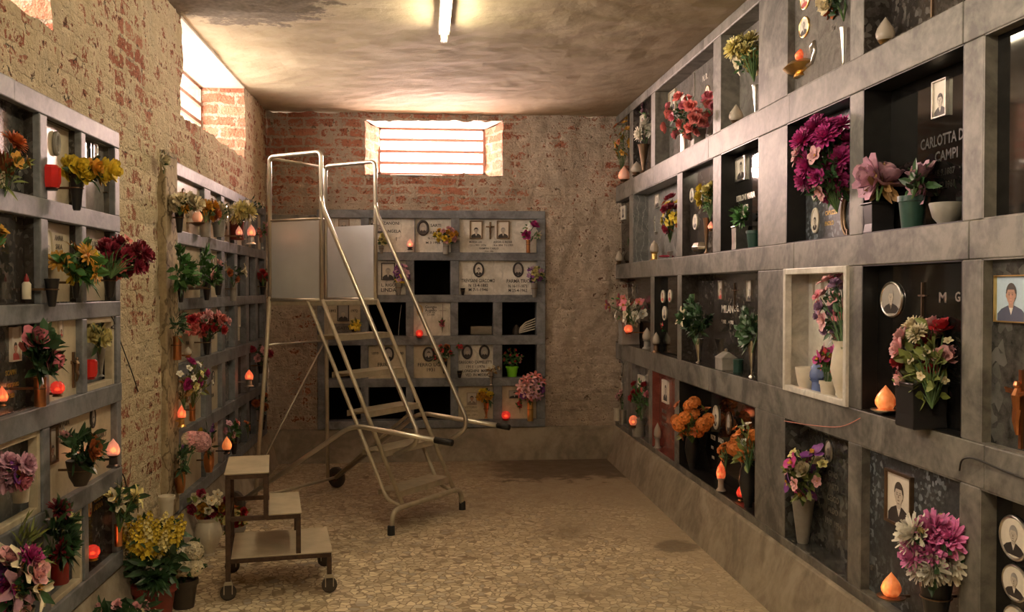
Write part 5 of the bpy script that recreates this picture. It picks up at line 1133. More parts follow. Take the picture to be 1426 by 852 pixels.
bouquet(WB, 740, 540, 46, .95, [('lily', 'palepink', 4, .095), ('lily', 'coral', 4, .09), ('lily', 'mauve', 3, .09), ('five', 'purple', 2, .06)], 'large pink lily bouquet in the brass tube vase', mouth=(738.5, 562), e=EB - .02, nl=45, leafm='leaf', ymax=-.02)
# engraved numbers on the rails
r_ = [o for o in bpy.data.objects if o.name.startswith('niche_frame')][-1]
for px_, s_ in ((602, '11A'), (660, 'D'), (722, 'D3')): text(r_, WB, px_, 358, s_, 4, 'frame_light', e=-.029, name='engraved_number')

# ============================================================ LEFT WALL, near frame
EL = .022
def lp(i, cell, mat, label, e=EL, **k): return plaque(WL, cell, LROWS[i], e, mat, label, **k)
for i in range(5): lp(i, CL1[i][0], 'dark', ['dark grave plaque outside the picture, top row of the near left frame', 'dark grave plaque outside the picture, second row of the near left frame', 'dark grave plaque outside the picture, third row of the near left frame', 'dark grave plaque outside the picture, fourth row of the near left frame', 'dark grave plaque outside the picture, lowest row of the near left frame'][i], lining='frame')
q = lp(0, CL1[0][1], 'greygran', 'dark grave plaque at the left picture edge, top row of the near left frame', e=.03, lining='dark')
bouquet(WL, 14, 222, 80, .7, [('mum', 'rust', 2, .085), ('five', 'leaf' if False else 'gold', 2, .045), ('spike', 'cream', 1, .035)], 'dried orange flower bouquet at the left picture edge, top row', mouth=(5, 268), e=-.02, nl=40, ll=.06, lw=.012, leafm='leafy', ymax=.02)
q = lp(0, CL1[0][2], 'cream', 'cream grave plaque with an oval portrait in a grey rim, near left frame top row', lining='dark')
portrait(q, WL, 76, 200, 35, .62, True, 'bwd', 'greyp', fw_=.2)
lamp(WL, 71, 226, 265, 'red glass lantern with a dark cap, near left frame top row', 'glassr', e=-.03, wr=.62, kind='cup', base='blackp')
q = lp(0, CL1[0][3], 'greyslab', 'shiny grave plaque reflecting pink window light, near left frame top row', lining='frame')
q['label'] = 'shiny grey grave plaque behind the yellow roses, near left frame top row'
portrait(q, WL, 131, 213, 26, .62, False, 'bwd', 'silver'); cross(q, WL, 146, 275, 30, 'bronze', figure=True); cross(q, WL, 124, 210, 22, 'blackp', thin=.16, arm=.3)
vase(WL, 107, 243, 293, .42, 'cone', 'blackp', 'black conical vase of the yellow roses, near left frame top row', e=-.07, bracket=True)
bouquet(WL, 122, 237, 40, 1.9, [('rose', 'yellow', 9, .085), ('rose', 'gold', 3, .07)], 'bright yellow rose bouquet, near left frame top row', mouth=(107, 248), e=-.08, nl=40, ll=.06, lw=.026, leafm='leafd', ymax=0)
q = lp(1, CL1[1][1], 'dark', 'dark grave plaque behind the white candle, near left frame second row', e=.03, lining='dark')
P = WL.P(37, 416.5, -.0); o = empty('candle', P, WL.rz, 'white pillar candle with a red top at the left picture edge', 'candle'); k = pxm(P)
m = MB(); m.lathe([(0, 0), (6 * k, 0), (6 * k, 21 * k), (4 * k, 24 * k), (0, 25 * k)], 16); m.build('candle_body', M['whitep'], o, smooth='auto')
m = MB(); m.lathe([(0, 0), (3 * k, 0), (3.6 * k, 4 * k), (2.4 * k, 8 * k), (.8 * k, 12 * k), (0, 13 * k)], 12, (0, 0, 23 * k)); m.build('candle_top', M['redp'], o, smooth='auto')
bouquet(WL, -4, 328, 40, .5, [('five', 'gold', 3, .06)], 'small golden flowers at the left picture edge, second row', mouth=(-6, 350), e=-.02, nl=10, ymax=.02)
q = lp(1, CL1[1][2], 'cream', 'cream grave plaque with a pale oval portrait, near left frame second row', lining='dark')
portrait(q, WL, 65, 342, 50, .58, True, 'old', 'cream', fw_=.1); text(q, WL, 82, 332, 'ANNA', 7, 'letterd'); text(q, WL, 82, 344, 'SALA', 7, 'letterd')
vase(WL, 72.5, 388, 427, .52, 'cone', 'blackp', 'empty black conical wall cup, near left frame second row', e=-.06, bracket=True)
q = lp(1, CL1[1][3], 'cream', 'cream grave plaque half hidden by dark red flowers, near left frame second row', lining='dark')
portrait(q, WL, 116, 341, 28, .6, True, 'bwd', 'ph_dark', fw_=.14); text(q, WL, 132, 340, 'LUIGI', 7, 'letterd')
vase(WL, 106, 380, 415, .42, 'cone', 'blackp', 'black vase of the yellow gerberas, near left frame second row', e=-.06, bracket=True)
bouquet(WL, 114, 366, 60, 1.2, [('mum', 'yellow', 3, .08), ('daisy', 'gold', 3, .085, 'orange')], 'yellow gerbera bouquet with large green leaves, near left frame second row', mouth=(106, 384), e=-.08, nl=60, ll=.08, lw=.035, leafm='leaf', ymax=0)
vase(WL, 153, 376, 414, .55, 'cone', 'blackp', 'black vase of the dark red flowers at the end of the near left frame', e=-.07, bracket=True)
bouquet(WL, 174, 358, 62, 1.25, [('carn', 'wine', 13, .075), ('carn', 'darkred', 6, .06), ('five', 'coral', 4, .045)], 'big dark red flower bouquet sticking out at the end of the near left frame', mouth=(154, 380), e=-.12, nl=40, ll=.05, lw=.018, leafm='leafd', ymax=-.02)
q = lp(2, CL1[2][1], 'greygran', 'dark grave plaque with gold capitals at the left picture edge, third row', e=.03, lining='dark')
portrait(q, WL, 19, 479, 48, .62, False, 'pink', 'ph_light', fw_=.06)
text(q, WL, 15, 519, 'SCAPIN', 7, 'letterg'); text(q, WL, 18, 536, 'OTTAVIO', 6, 'letterg'); text(q, WL, 16, 551, '1923', 6, 'letterg')
lamp(WL, 3, 537, 566, 'small bright glass lamp at the left picture edge, third row', 'flame', e=-.02, wr=.5)
vase(WL, 56, 525, 566, .42, 'cyl', 'copper', 'copper tube vase of the pink roses, near left frame third row', e=-.06, bracket=True)
bouquet(WL, 58, 484, 88, .85, [('rose', 'pink', 2, .10), ('rose', 'coral', 1, .08)], 'three pink roses among dark leaves, near left frame third row', mouth=(56, 528), e=-.08, nl=110, ll=.075, lw=.035, leafm='leafd', ymax=0)
q = lp(2, CL1[2][2], 'cream', 'cream grave plaque with a bronze figure, near left frame third row', e=.004)
portrait(q, WL, 83, 457, 26, .55, False, 'pink', 'silver'); cross(q, WL, 101, 515, 50, 'bronze', figure=True, thin=.09, arm=.28)
lamp(WL, 80, 530, 552, 'pair-like red lit lamp beside a glass foot, near left frame third row', 'flamer', e=-.04, wr=.8, kind='ball')
bpy.data.objects['votive_lamp' if False else [o.name for o in bpy.data.objects if o.get('label', '').startswith('pair-like')][0]]['label'] = 'red lit ball lamp below the bronze figure, near left frame third row'
q = lp(2, CL1[2][3], 'greyrough', 'grave plaque inside a cream border frame holding a red lantern, near left frame third row', e=.035, lining='dark', wf=('cream', .024))
vase(WL, 141, 484, 524, .35, 'flute', 'greyp', 'clear vase behind the red lantern in the cream-bordered small niche', e=.0)
bouquet(WL, 137, 467, 28, 1.5, [('rose', 'paleyellow', 5, .075)], 'pale yellow rose bouquet in the cream-bordered small niche', mouth=(139, 486), e=-.02, nl=26, ll=.055, lw=.026, leafm='leafd', ymax=.02)
lamp(WL, 125, 497, 528, 'red ribbed lantern in the cream-bordered small niche', 'glassr', e=-.0, wr=.6, kind='cup', base='redp')
q = lp(3, CL1[3][1], 'greyrough', 'grave plaque in a cream-bordered niche with a pink flower pot, left picture edge', e=.05, lining='greyrough', wf=('cream', .022))
vase(WL, 29, 666, 699, .85, 'pot', 'whitep', 'white plastic pot at the left picture edge, fourth row', e=-.01, cat='flower pot', name='flower_pot')
bouquet(WL, 26, 655, 54, 1.0, [('carn', 'mauve', 6, .075), ('rose', 'pink', 2, .06), ('orchid', 'purple', 1, .06)], 'mauve-pink flowers in the white pot at the left picture edge', mouth=(29, 672), e=-.04, nl=16, leafm='leafd', ymax=.02)
q = lp(3, CL1[3][2], 'cream', 'wide cream grave plaque with green-grey lettering, near left frame fourth row', e=.004)
portrait(q, WL, 71, 619, 52, .58, False, 'tan', 'bronze', fw_=.09); portrait(q, WL, 128, 581, 31, .62, True, 'bwd', 'ph_dark', fw_=.12)
text(q, WL, 88, 589, 'MARIN', 10, 'letterd'); text(q, WL, 88, 611, 'SOFIA', 10, 'letterd'); text(q, WL, 141, 606, 'PRIMO', 9, 'letterd'); text(q, WL, 141, 620, '1899', 5, 'ink')
vase(WL, 112, 640, 676, 1.05, 'bowl', 'brownp', 'dark bowl planter under the leafy plant, near left frame fourth row', e=-.07, bracket=True, cat='planter', name='bowl_planter')
bouquet(WL, 114, 622, 64, 1.25, [('rose', 'rust', 2, .075), ('rose', 'palepink', 1, .06)], 'dark leafy plant with orange roses, near left frame fourth row', mouth=(112, 648), e=-.08, nl=110, ll=.075, lw=.028, leafm='leafd', ymax=0)
lamp(WL, 158, 610, 650, 'lit pale drop lamp on a dark cup at the end of the near left frame', 'flamep', e=-.05, wr=.5, kind='pedestal', base='blackp')
q = lp(4, CL1[4][1], 'cream', 'cream grave plaque mostly hidden by pink flowers at the lower left picture corner', e=.02)
bouquet(WL, 22, 806, 112, .8, [('lily', 'mauve', 5, .13), ('mum', 'magenta', 4, .09), ('lily', 'cream', 6, .12), ('mum', 'purple', 1, .08), ('rose', 'palepink', 4, .08)], 'large pink and cream flower mass at the lower left picture corner', mouth=(30, 850), e=-.12, nl=90, ll=.09, lw=.03, leafm='leafd', ymax=-.01)
vase(WL, 30, 846, 905, .6, 'cone', 'blackp', 'black vase under the large pink and cream flowers', e=-.10, bracket=True)
bouquet(WL, 34, 750, 70, .5, [('spike', 'cream', 1, .03)], 'upright grassy greens behind the large pink flowers', mouth=(38, 790), e=-.05, nl=60, ll=.10, lw=.01, leafm='leafy', ymax=0)
q = lp(4, CL1[4][2], 'greyrough', 'grave plaque in a cream-bordered niche behind the red pot, near left frame bottom row', e=.05, lining='greyrough', wf=('cream', .020))
vase(WL, 83, 776, 812, .75, 'cyl', 'redp', 'red cylinder pot in the bottom row of the near left frame', e=-.03, cat='flower pot', name='flower_pot')
bouquet(WL, 80, 738, 84, .85, [('mum', 'darkred', 2, .09)], 'dark leafy poinsettia in the red cylinder pot', mouth=(83, 782), e=-.05, nl=120, ll=.09, lw=.032, leafm='leafd', ymax=.0)
bouquet(WL, 100, 727, 20, 2.6, [('lily', 'paleyellow', 3, .09)], 'pale yellow lilies above the red cylinder pot', mouth=(88, 770), e=-.09, nl=10, leafm='leafd', ymax=0)
q = lp(4, CL1[4][3], 'dark', 'dark grave plaque with gold lettering and an orange oval, near left frame bottom row', e=.03, lining='dark')
portrait(q, WL, 124, 706, 28, .5, True, 'pink', 'gold')
for k_, s_ in enumerate(['GIULIO', 'ADRIA']): text(q, WL, 137, 693 + k_ * 11, s_, 8, 'letterg')
lamp(WL, 129, 758, 780, 'red lit glass lamp in front of the gold-lettered plaque', 'flamer', e=-.01, wr=.85, kind='ball', base='gold')
vase(WL, 165, 730, 760, .38, 'cyl', 'copper', 'copper tube vase of white and yellow lilies at the end of the near left frame', e=-.07)
bouquet(WL, 172, 700, 60, .9, [('lily', 'paleyellow', 3, .10), ('lily', 'cream', 2, .09)], 'white and yellow lilies at the end of the near left frame', mouth=(166, 734), e=-.09, nl=50, ll=.08, lw=.022, leafm='leafd', ymax=-.01)
bouquet(WL, 186, 738, 32, .8, [('bud', 'white', 2, .03)], 'small dark sprig with a white bud by the plaster pier', mouth=(184, 758), e=-.06, nl=22, ll=.05, lw=.016, leafm='leafd', ymax=0)

# ============================================================ LEFT WALL, far frame
A = CL2
names = ['first', 'second', 'third', 'fourth', 'fifth', 'sixth']; rown = ['top', 'second', 'third', 'fourth', 'bottom']
mats = [['cream', 'cream', 'cream', 'white', 'cream', 'cream'], ['cream', 'cream', 'greyslab', 'dark', 'dark', 'frame'], ['cream', 'cream', 'greyslab', 'frame', 'dark', 'dark'],
        ['cream', 'cream', 'greyslab', 'dark', 'dark', 'greyslab'], ['cream', 'cream', 'greyslab', 'greyslab', 'dark', 'dark']]
for i in range(5):
    for j in range(6):
        mt = mats[i][j]; colr = {'cream': 'cream', 'white': 'white', 'greyslab': 'grey', 'dark': 'dark', 'frame': 'grey marble'}[mt]
        q = plaque(WL, A[i][j], LROWS[i], .008 if mt in ('cream', 'white') else .02, mt, '%s grave plaque, %s from near end, %s row of far left frame' % (colr, names[j], rown[i]))
        pxc = [261, 296, 315, 332, 347, 360][j]; zc = (LROWS[i][0] + LROWS[i][1]) / 2
        Pw = WL.world(ax(WL, pxc), 0, zc)
        if mt in ('cream', 'white') and j in (0, 1, 2, 3):
            # a portrait and a name at true size
            dpt = (Pw - CAM).dot(fw); py_ = 426 - F * ((Pw - CAM).dot(up)) / dpt
            sc_ = F / dpt
            portrait(q, WL, pxc - (6 if j == 0 else 0), py_ - .06 * sc_, .09 * sc_, .75, (i + j) % 2 == 0, ['bwd', 'bw', 'tan'][(i + j) % 3], ['bronze', 'ph_dark', 'silver'][(i * 2 + j) % 3])
            text(q, WL, pxc, py_ + .045 * sc_, ['NELLA', 'DORO', 'PINA', 'GUIDO', 'IRMA'][(i + j) % 5], .022 * sc_, 'letterd')
        if i == 2 and j == 3:
            portrait(q, WL, 331, 441, 28, .5, False, 'tan', 'ph_light', fw_=.14); portrait(q, WL, 331, 465, 18, .5, False, 'tan', 'ph_light', fw_=.14)
        if i == 1 and j == 2: portrait(q, WL, 313, 357, 14, .6, False, 'bwd', 'silver')
E2 = -.06
def lv(px, t, b, wr, kind, mat, label, e=E2, br=True): return vase(WL, px, t, b, wr, kind, mat, label, e=e, bracket=br)
def lb(px, py, h_, wr, fl, label, mouth, e=E2 - .02, **k):
    k.setdefault('nl', 26); k.setdefault('leafm', 'leafd'); k.setdefault('ymax', -.01); return bouquet(WL, px, py, h_, wr, fl, label, mouth=mouth, e=e, **k)
SE[0] = .01
lv(250, 290, 324, .42, 'cone', 'blackp', 'black conical vase, first in the top row of the far left frame')
lb(258, 282, 28, 1.7, [('carn', 'cream', 6, .085), ('carn', 'gold', 2, .075)], 'cream carnations with one orange, first in the top row of the far left frame', (250, 294))
lamp(WL, 275, 289, 315, 'softly lit pale lamp on a dark saucer, top row of the far left frame', 'flamep', e=-.05, wr=.5, base='bronze', shelf=True)
lv(286, 298, 330, .55, 'pot', 'greyp', 'grey stone pot, second in the top row of the far left frame', br=False)
lv(305, 305, 330, .8, 'pot', 'greyp', 'pale square stone pot in the top row of the far left frame', br=False)
lb(291, 293, 30, 1.1, [('mum', 'gold', 4, .085), ('mum', 'rust', 1, .07)], 'orange-gold chrysanthemums in the grey stone pot', (286, 305))
lb(308, 295, 28, 1.1, [('mum', 'cream', 3, .09), ('mum', 'orange', 1, .06)], 'cream chrysanthemums in the pale square stone pot', (305, 308))
lb(335, 294, 28, 1.5, [('mum', 'paleyellow', 3, .12)], 'large pale yellow chrysanthemum above two lit lamps, far left frame', (334, 312), nl=50)
vase(WL, 330, 308, 334, .8, 'cyl', 'terrap', 'maroon pot of the large pale yellow chrysanthemum', e=-.05)
lamp(WL, 333, 314, 332, 'left one of two lit pink lamps in the top row of the far left frame', 'flamep', e=-.13, wr=.5, base='bronze')
lamp(WL, 350, 312, 340, 'right one of two lit pink lamps in the top row of the far left frame', 'flamep', e=-.09, wr=.5, base='silver', kind='pedestal')
lb(352, 285, 18, 1.6, [('five', 'cream', 4, .05)], 'pale sprig high at the back end of the far left frame', (350, 300), nl=20)
lb(368, 318, 24, 1.6, [('carn', 'palepink', 3, .06), ('five', 'coral', 2, .05)], 'green and pink flowers hanging at the back end of the top row, far left frame', (364, 322), nl=50, leafm='leaf', e=-.06)
lv(364, 320, 338, .5, 'cone', 'greyp', 'small grey wall cup at the back end of the top row, far left frame')
# second row
lv(252, 393, 421, .42, 'cone', 'blackp', 'black conical vase, first in the second row of the far left frame')
lb(253, 374, 66, .75, [('carn', 'palepink', 1, .05), ('five', 'white', 2, .04)], 'leafy green bouquet, first in the second row of the far left frame', (252, 397), nl=150, leafm='leaf', ll=.075, lw=.026)
lamp(WL, 270, 382, 404, 'pale shell-like unlit lamp between green bouquets, far left frame', None, e=-.05, wr=1.1, base='bronze', shelf=True)
lv(288, 392, 418, .5, 'cone', 'blackp', 'black vase, second in the second row of the far left frame')
lb(284, 368, 56, .8, [('carn', 'palepink', 1, .05)], 'dense green bouquet, second in the second row of the far left frame', (288, 396), nl=150, leafm='leaf', ll=.075, lw=.026)
lv(304, 388, 411, .6, 'cone', 'blackp', 'wide black vase, third in the second row of the far left frame')
lb(299, 378, 36, .8, [('rose', 'palepink', 2, .055)], 'green bouquet with two pale pink roses, far left frame', (304, 392), nl=60)
lv(325, 392, 419, .36, 'cyl', 'greyp', 'slim grey vase, second row of the far left frame')
lb(326, 378, 32, 1.1, [('lily', 'cream', 2, .08), ('rose', 'rust', 2, .05)], 'cream lily and brown leaves bouquet, second row of the far left frame', (325, 395), nl=40)
lv(366, 392, 410, .6, 'cone', 'blackp', 'black vase of the red flowers at the back corner, second row')
lb(368, 384, 18, 1.3, [('carn', 'red', 5, .06)], 'red flower bunch near the back corner beside the ladder', (366, 395), nl=14)
# third row
lv(247, 468, 501, .38, 'cyl', 'copper', 'copper tube vase, first in the third row of the far left frame')
lb(249, 450, 44, .9, [('bud', 'white', 2, .03)], 'thin dark greens in the copper tube vase, third row of the far left frame', (247, 471), nl=70, ll=.055, lw=.012)
lamp(WL, 262, 482, 498, 'small copper lamp beside the copper tube vase, third row of the far left frame', 'glassw', e=-.05, wr=.7, base='copper')
lv(288, 466, 494, .5, 'cone', 'blackp', 'tilted-looking black vase of the coral and red bouquet')
lb(292, 451, 38, 1.6, [('carn', 'coral', 9, .075), ('rose', 'palepink', 4, .065), ('carn', 'red', 4, .06)], 'coral and red bouquet, third row of the far left frame', (288, 470), nl=30, e=-.11)
lb(363, 490, 30, 1.0, [('carn', 'palepink', 3, .07), ('carn', 'wine', 2, .065)], 'pale pink and wine bouquet by the back corner, third row', (364, 506), nl=36)
lv(363, 502, 520, .6, 'cone', 'blackp', 'black vase of the pale pink and wine bouquet')
lamp(WL, 347, 514, 538, 'lit orange lamp near the back corner, beside the ladder leg', 'flame', e=-.08, wr=.55, base='greyp', kind='pedestal')
# fourth row
lamp(WL, 253, 563, 594, 'lit orange lamp on a gold foot, fourth row of the far left frame', 'flame', e=-.06, wr=.42, base='gold', kind='pedestal')
lv(268, 561, 586, .36, 'cyl', 'copper', 'copper tube vase of the white and magenta bouquet')
lb(273, 525, 52, 1.05, [('five', 'paleyellow', 7, .04), ('five', 'white', 6, .035), ('rose', 'magenta', 3, .06)], 'white, yellow and magenta bouquet, fourth row of the far left frame', (268, 563), nl=80, leafm='leafy')
lb(258, 546, 36, .6, [('five', 'cream', 6, .035), ('five', 'rust', 3, .035)], 'dried cream sprigs behind the lit lamp, fourth row of the far left frame', (257, 566), nl=20, leafm='leafb')
lb(366, 562, 34, .7, [('mum', 'rust', 3, .06), ('mum', 'wine', 1, .05)], 'rust-coloured bouquet low in the back corner', (366, 580), nl=36)
lv(366, 578, 598, .5, 'cone', 'blackp', 'black vase of the rust-coloured bouquet')
# bottom row
lv(251, 656, 686, .5, 'barrel', 'copper', 'round copper vase, first in the bottom row of the far left frame')
lb(252, 634, 46, .6, [('spike', 'purple', 2, .035)], 'purple-leaved spray in the first round copper vase', (251, 660), nl=50, ll=.07)
lb(270, 614, 28, 1.25, [('cluster', 'palepink', 2, .11), ('cluster', 'cream', 1, .10)], 'pale pink hydrangea heads, bottom row of the far left frame', (256, 657), nl=16)
lv(291, 630, 657, .55, 'barrel', 'copper', 'round copper vase, second in the bottom row of the far left frame')
lb(288, 612, 40, .85, [('bud', 'yellow', 2, .08), ('spike', 'purple', 2, .03), ('bud', 'rust', 1, .06)], 'yellow tulip bouquet in the second round copper vase', (291, 634), nl=40, ll=.06)
lamp(WL, 316, 607, 632, 'lit orange lamp beside the yellow tulips, bottom row of the far left frame', 'flame', e=-.06, wr=.5, base='blackp')
lv(326, 606, 632, .45, 'cone', 'blackp', 'black vase, third in the bottom row of the far left frame')
lb(325, 596, 32, .9, [('five', 'mauve', 4, .045), ('five', 'coral', 2, .045)], 'green and mauve bouquet, bottom row of the far left frame', (326, 612), nl=60, leafm='leaf')
lb(346, 594, 16, 1, [('five', 'rust', 2, .05)], 'small rusty flowers, last in the bottom row of the far left frame', (346, 606), nl=12)
lb(228, 220, 20, 1.1, [('carn', 'cream', 1, .08)], 'cream flower tucked at the top of the strip between the left frames', (228, 236), nl=8, e=-.04)
# white cup at the foot of the strip
vase(WL, 232, 690, 719, .8, 'pot', 'whitep', 'white plastic cup hanging at the foot of the strip between the left frames', e=-.075, cat='cup', name='plastic_cup')
# wires on the pier
for pts, lb_ in (([(145, 312), (158, 318), (165, 327)], 'short dark wire on the pier beside the dark red flowers'),
                 ([(160, 440), (163, 452), (166, 470), (175, 495), (186, 525), (192, 545)], 'thin wire slanting down the plaster pier'),
                 ([(150, 432), (160, 450), (155, 456), (168, 458)], 'curled wire end at the third row of the near left frame'),
                 ([(160, 540), (166, 552), (163, 568), (168, 590), (165, 605)], 'wire feeding the pale drop lamp on the pier'),
                 ([(160, 655), (172, 662), (178, 690), (181, 722), (186, 735)], 'dark wire hanging beside the white and yellow lilies')):
    wire([WL.P(a, b, -.014 - .004 * (i % 2)) for i, (a, b) in enumerate(pts)], lb_, .0025)
wire([WL.P(236, 217, -.034), WL.P(250, 228, -.02), WL.P(262, 245, -.016), WL.P(264, 250, -.016)], 'thin dark wire over the top corner of the far left frame', .002)

# ============================================================ LADDER
O = Vector((.019, 5.695, 0)); RZ = math.atan2(-.595, .804)
L_ = empty('rolling_ladder', O, RZ, 'tall wheeled steel platform ladder with tube handrails and sheet-metal sides', 'ladder')
zz = lambda v: v + H
ZPl = zz(-.07)
def tb(name, pts, r_=.014, mat='steel', par=None, n=10):
    m = MB(); P = [Vector(p) for p in pts]
    m.tube(P, r_, n); return m.build(name, M[mat], par or L_, smooth=True)
def arc(a, b, c, rr=.06, n=6):     # rounded corner at b
    a, b, c = Vector(a), Vector(b), Vector(c); u_ = (a - b).normalized(); v_ = (c - b).normalized(); p, q_ = b + u_ * rr, b + v_ * rr
    return [((1 - t) ** 2) * p + 2 * t * (1 - t) * b + t * t * q_ for t in [i / n for i in range(n + 1)]]
def rounded(pts, rr=.06):
    out = [Vector(pts[0])]
    for i in range(1, len(pts) - 1): out += arc(pts[i - 1], pts[i], pts[i + 1], min(rr, (Vector(pts[i]) - Vector(pts[i - 1])).length * .45, (Vector(pts[i + 1]) - Vector(pts[i])).length * .45))
    return out + [Vector(pts[-1])]
tf, tr, wl2 = -.624, -1.065, .26          # platform front and rear x, half width
ztop = zz(.845)
for s_ in (-1, 1):
    y = s_ * wl2
    tb('guard_rail', rounded([(tr, y, ZPl), (tr, y, ztop), (tf, y, ztop), (tf, y, zz(.50)), (tf, y, ZPl)], .04), .0135)
    bot_y = -.36 if s_ < 0 else .31
    tb('rear_leg', [(tr, y, ZPl + .02), (-1.10, bot_y, .10)], .0135, 'dirtysteel')
    # handrail running down the stair
    hx = .142 if s_ < 0 else .075; hz = .60
    tb('handrail', rounded([(tf - .0, y, zz(.57)), (tf + .012, y, zz(.50)), (hx, s_ * .30, hz), (hx - .01, s_ * .30, hz - .07), (-.055, s_ * .262, hz - .16)], .035), .0135)
    # pair of stringers each side
    tb('stringer', [(tf + .005, y, ZPl), (0.0, y, .16)], .013, 'dirtysteel')
    tb('stringer', rounded([(-.739, y, ZPl), (-.112, y, .17), (0.0, y, .145)], .05), .012, 'dirtysteel')
    # lifting arm with black grip
    wy = -.474 if s_ < 0 else .43
    pts = rounded([(-1.13, wy, .075), (-.3175, s_ * .33, .607), (.30, s_ * .33, .568)], .09)
    tb('lifting_arm', pts, .015); gx = .29
    tb('grip', [(gx, s_ * .33, .569), (gx + (.115 if s_ < 0 else .085), s_ * .33, .562)], .019, 'rubber')
    tb('bolt', [(tf, y - .02, zz(.43)), (tf, y + .02, zz(.43))], .006, 'silver')
    tb('arm_brace', [(-1.10, wy * .9, .09), (-.36, y * 1.05, .60)], .010, 'dirtysteel') if s_ > 0 else None
    # side panel
    m = MB(); m.box(tr + .015, tf - .015, y - .0015, y + .0015, ZPl + .012, zz(.425)); m.build('side_panel', M['alu'], L_)
    tb('panel_rail', [(tr, y, ZPl), (tf, y, ZPl)], .012)
    if s_ < 0: tb('panel_rail', [(tr, y, zz(.435)), (tf, y, zz(.435))], .007)
tb('rear_rail', [(tr, -wl2, ztop - .01), (tr, wl2, ztop - .01)], .010, 'dirtysteel')
tb('rear_tie', [(tr - .012, -wl2 - .03, zz(-.36)), (tr - .012, wl2 + .01, zz(-.36))], .007)
tb('cross_brace', [(-1.09, -.335, .28), (tr - .01, wl2, zz(-.36))], .006)
m = MB(); m.box(tr, tf + .02, -wl2 - .005, wl2 + .005, ZPl - .035, ZPl - .005); m.build('platform', M['dirtysteel'], L_, bevel=.003)
for k in range(5):
    h_ = .2266 * (k + 1); xf = -.624 * (h_ - .16) / (ZPl - .16); xf = max(min(xf, 0), -.6)
    m = MB(); x0, x1 = xf - .15, xf + .012
    m.box(x0, x1, -wl2, wl2, h_ - .004, h_ + .002); m.box(x1 - .004, x1, -wl2, wl2, h_ - .034, h_); m.box(x0, x0 + .004, -wl2, wl2, h_ - .034, h_); m.build('step', M['dirtysteel'], L_)
# front foot hoop
m = MB(); m.tube(rounded([(0.0, -.365, .0), (0.0, -.345, .14), (0, .345, .14), (0, .365, .0)], .06), .016, 10); m.build('foot_bar', M['dirtysteel'], L_, smooth=True)
for s_ in (-1, 1):
    m = MB(); m.lathe([(0, 0), (.022, 0), (.021, .05), (.017, .055), (0, .055)], 16, (0, s_ * .364, 0.0)); m.build('rubber_foot', M['rubber'], L_, smooth='auto')
tb('axle', [(-1.14, -.47, .075), (-1.14, .44, .075)], .011, 'dirtysteel')
for y in (-.485, .445):
    w_ = MB(); n = 24
    Mx = Matrix.Translation((-1.14, y, .075)) @ Matrix.Rotation(PI / 2, 4, 'X')
    w_.lathe([(0.03, -.018), (.06, -.02), (.072, -.012), (.075, 0), (.072, .012), (.06, .02), (.03, .018)], n, M=Mx); wo = w_.build('wheel', M['wheel'], L_, smooth='auto')
    h2 = MB(); h2.lathe([(0, -.022), (.03, -.02), (.03, .02), (0, .022)], 16, M=Mx); h2.build('hub', M['rust'], wo, smooth='auto')
# ============================================================ STEP STOOL
ang = rad(9); S0 = Vector((-.905, 4.32, 0))
S_ = empty('step_stool', S0, ang, 'low three-step stool on castors with pale treads', 'step stool')
hs = (.19, .38, .575); xs = (0, .19, .335, .475); dp = .45; b_ = .011
def post(x, y, z0, z1, nm='leg'): m = MB(); m.box(x - b_, x + b_, y - b_, y + b_, z0, z1); m.build(nm, M['rust'], S_, bevel=.002)
def rail(x0, x1, y0, y1, z, nm='rail'): m = MB(); m.box(x0 - b_ * .9, x1 + b_ * .9, y0 - b_ * .9, y1 + b_ * .9, z - .02, z); m.build(nm, M['rust'], S_, bevel=.002)
for y in (b_, dp - b_):
    post(b_, y, .085, hs[2] - .02); post(xs[1] - b_, y, hs[1] - .018, hs[2] - .02); post(xs[2] - b_, y, hs[0] - .018, hs[1] - .02); post(xs[3] - b_, y, .085, hs[0] - .02)
    rail(b_, xs[1] - b_, y, y, hs[1]); rail(xs[1], xs[2] - b_, y, y, hs[1] - .002); rail(b_, xs[3] - b_, y, y, hs[0] - .002); rail(b_, xs[1] - b_, y, y, hs[2] - .002)
for x, z in ((b_, hs[2] - .002), (xs[1] - b_, hs[2] - .002), (b_, hs[1]), (xs[2] - b_, hs[1] - .002), (xs[3] - b_, hs[0] - .002), (b_, hs[0] - .002)): rail(x, x, b_, dp - b_, z)
def tread(x0, x1, z): m = MB(); m.box(x0, x1, -.004, dp + .004, z, z + .006); m.build('tread', M['tread'], S_, bevel=.002)
tread(-.004, xs[1] + .004, hs[2]); tread(xs[1] + .002, xs[2] + .004, hs[1]); tread(.024, xs[3] + .004, hs[0])
for x in (b_, xs[3] - b_):
    for y in (b_, dp - b_):
        c_ = MB(); c_.box(x - .016, x + .016, y - .016, y + .016, .072, .088); c_.box(x - .02, x - .016, y - .014, y + .014, .03, .078); c_.box(x + .016, x + .02, y - .014, y + .014, .03, .078); co = c_.build('castor', M['dirtysteel'], S_)
        w_ = MB(); Mx = Matrix.Translation((x, y, .036)) @ Matrix.Rotation(PI / 2, 4, 'X'); w_.lathe([(0, -.012), (.028, -.013), (.036, -.006), (.036, .006), (.028, .013), (0, .012)], 20, M=Mx); w_.build('wheel', M['wheel'], co, smooth='auto')

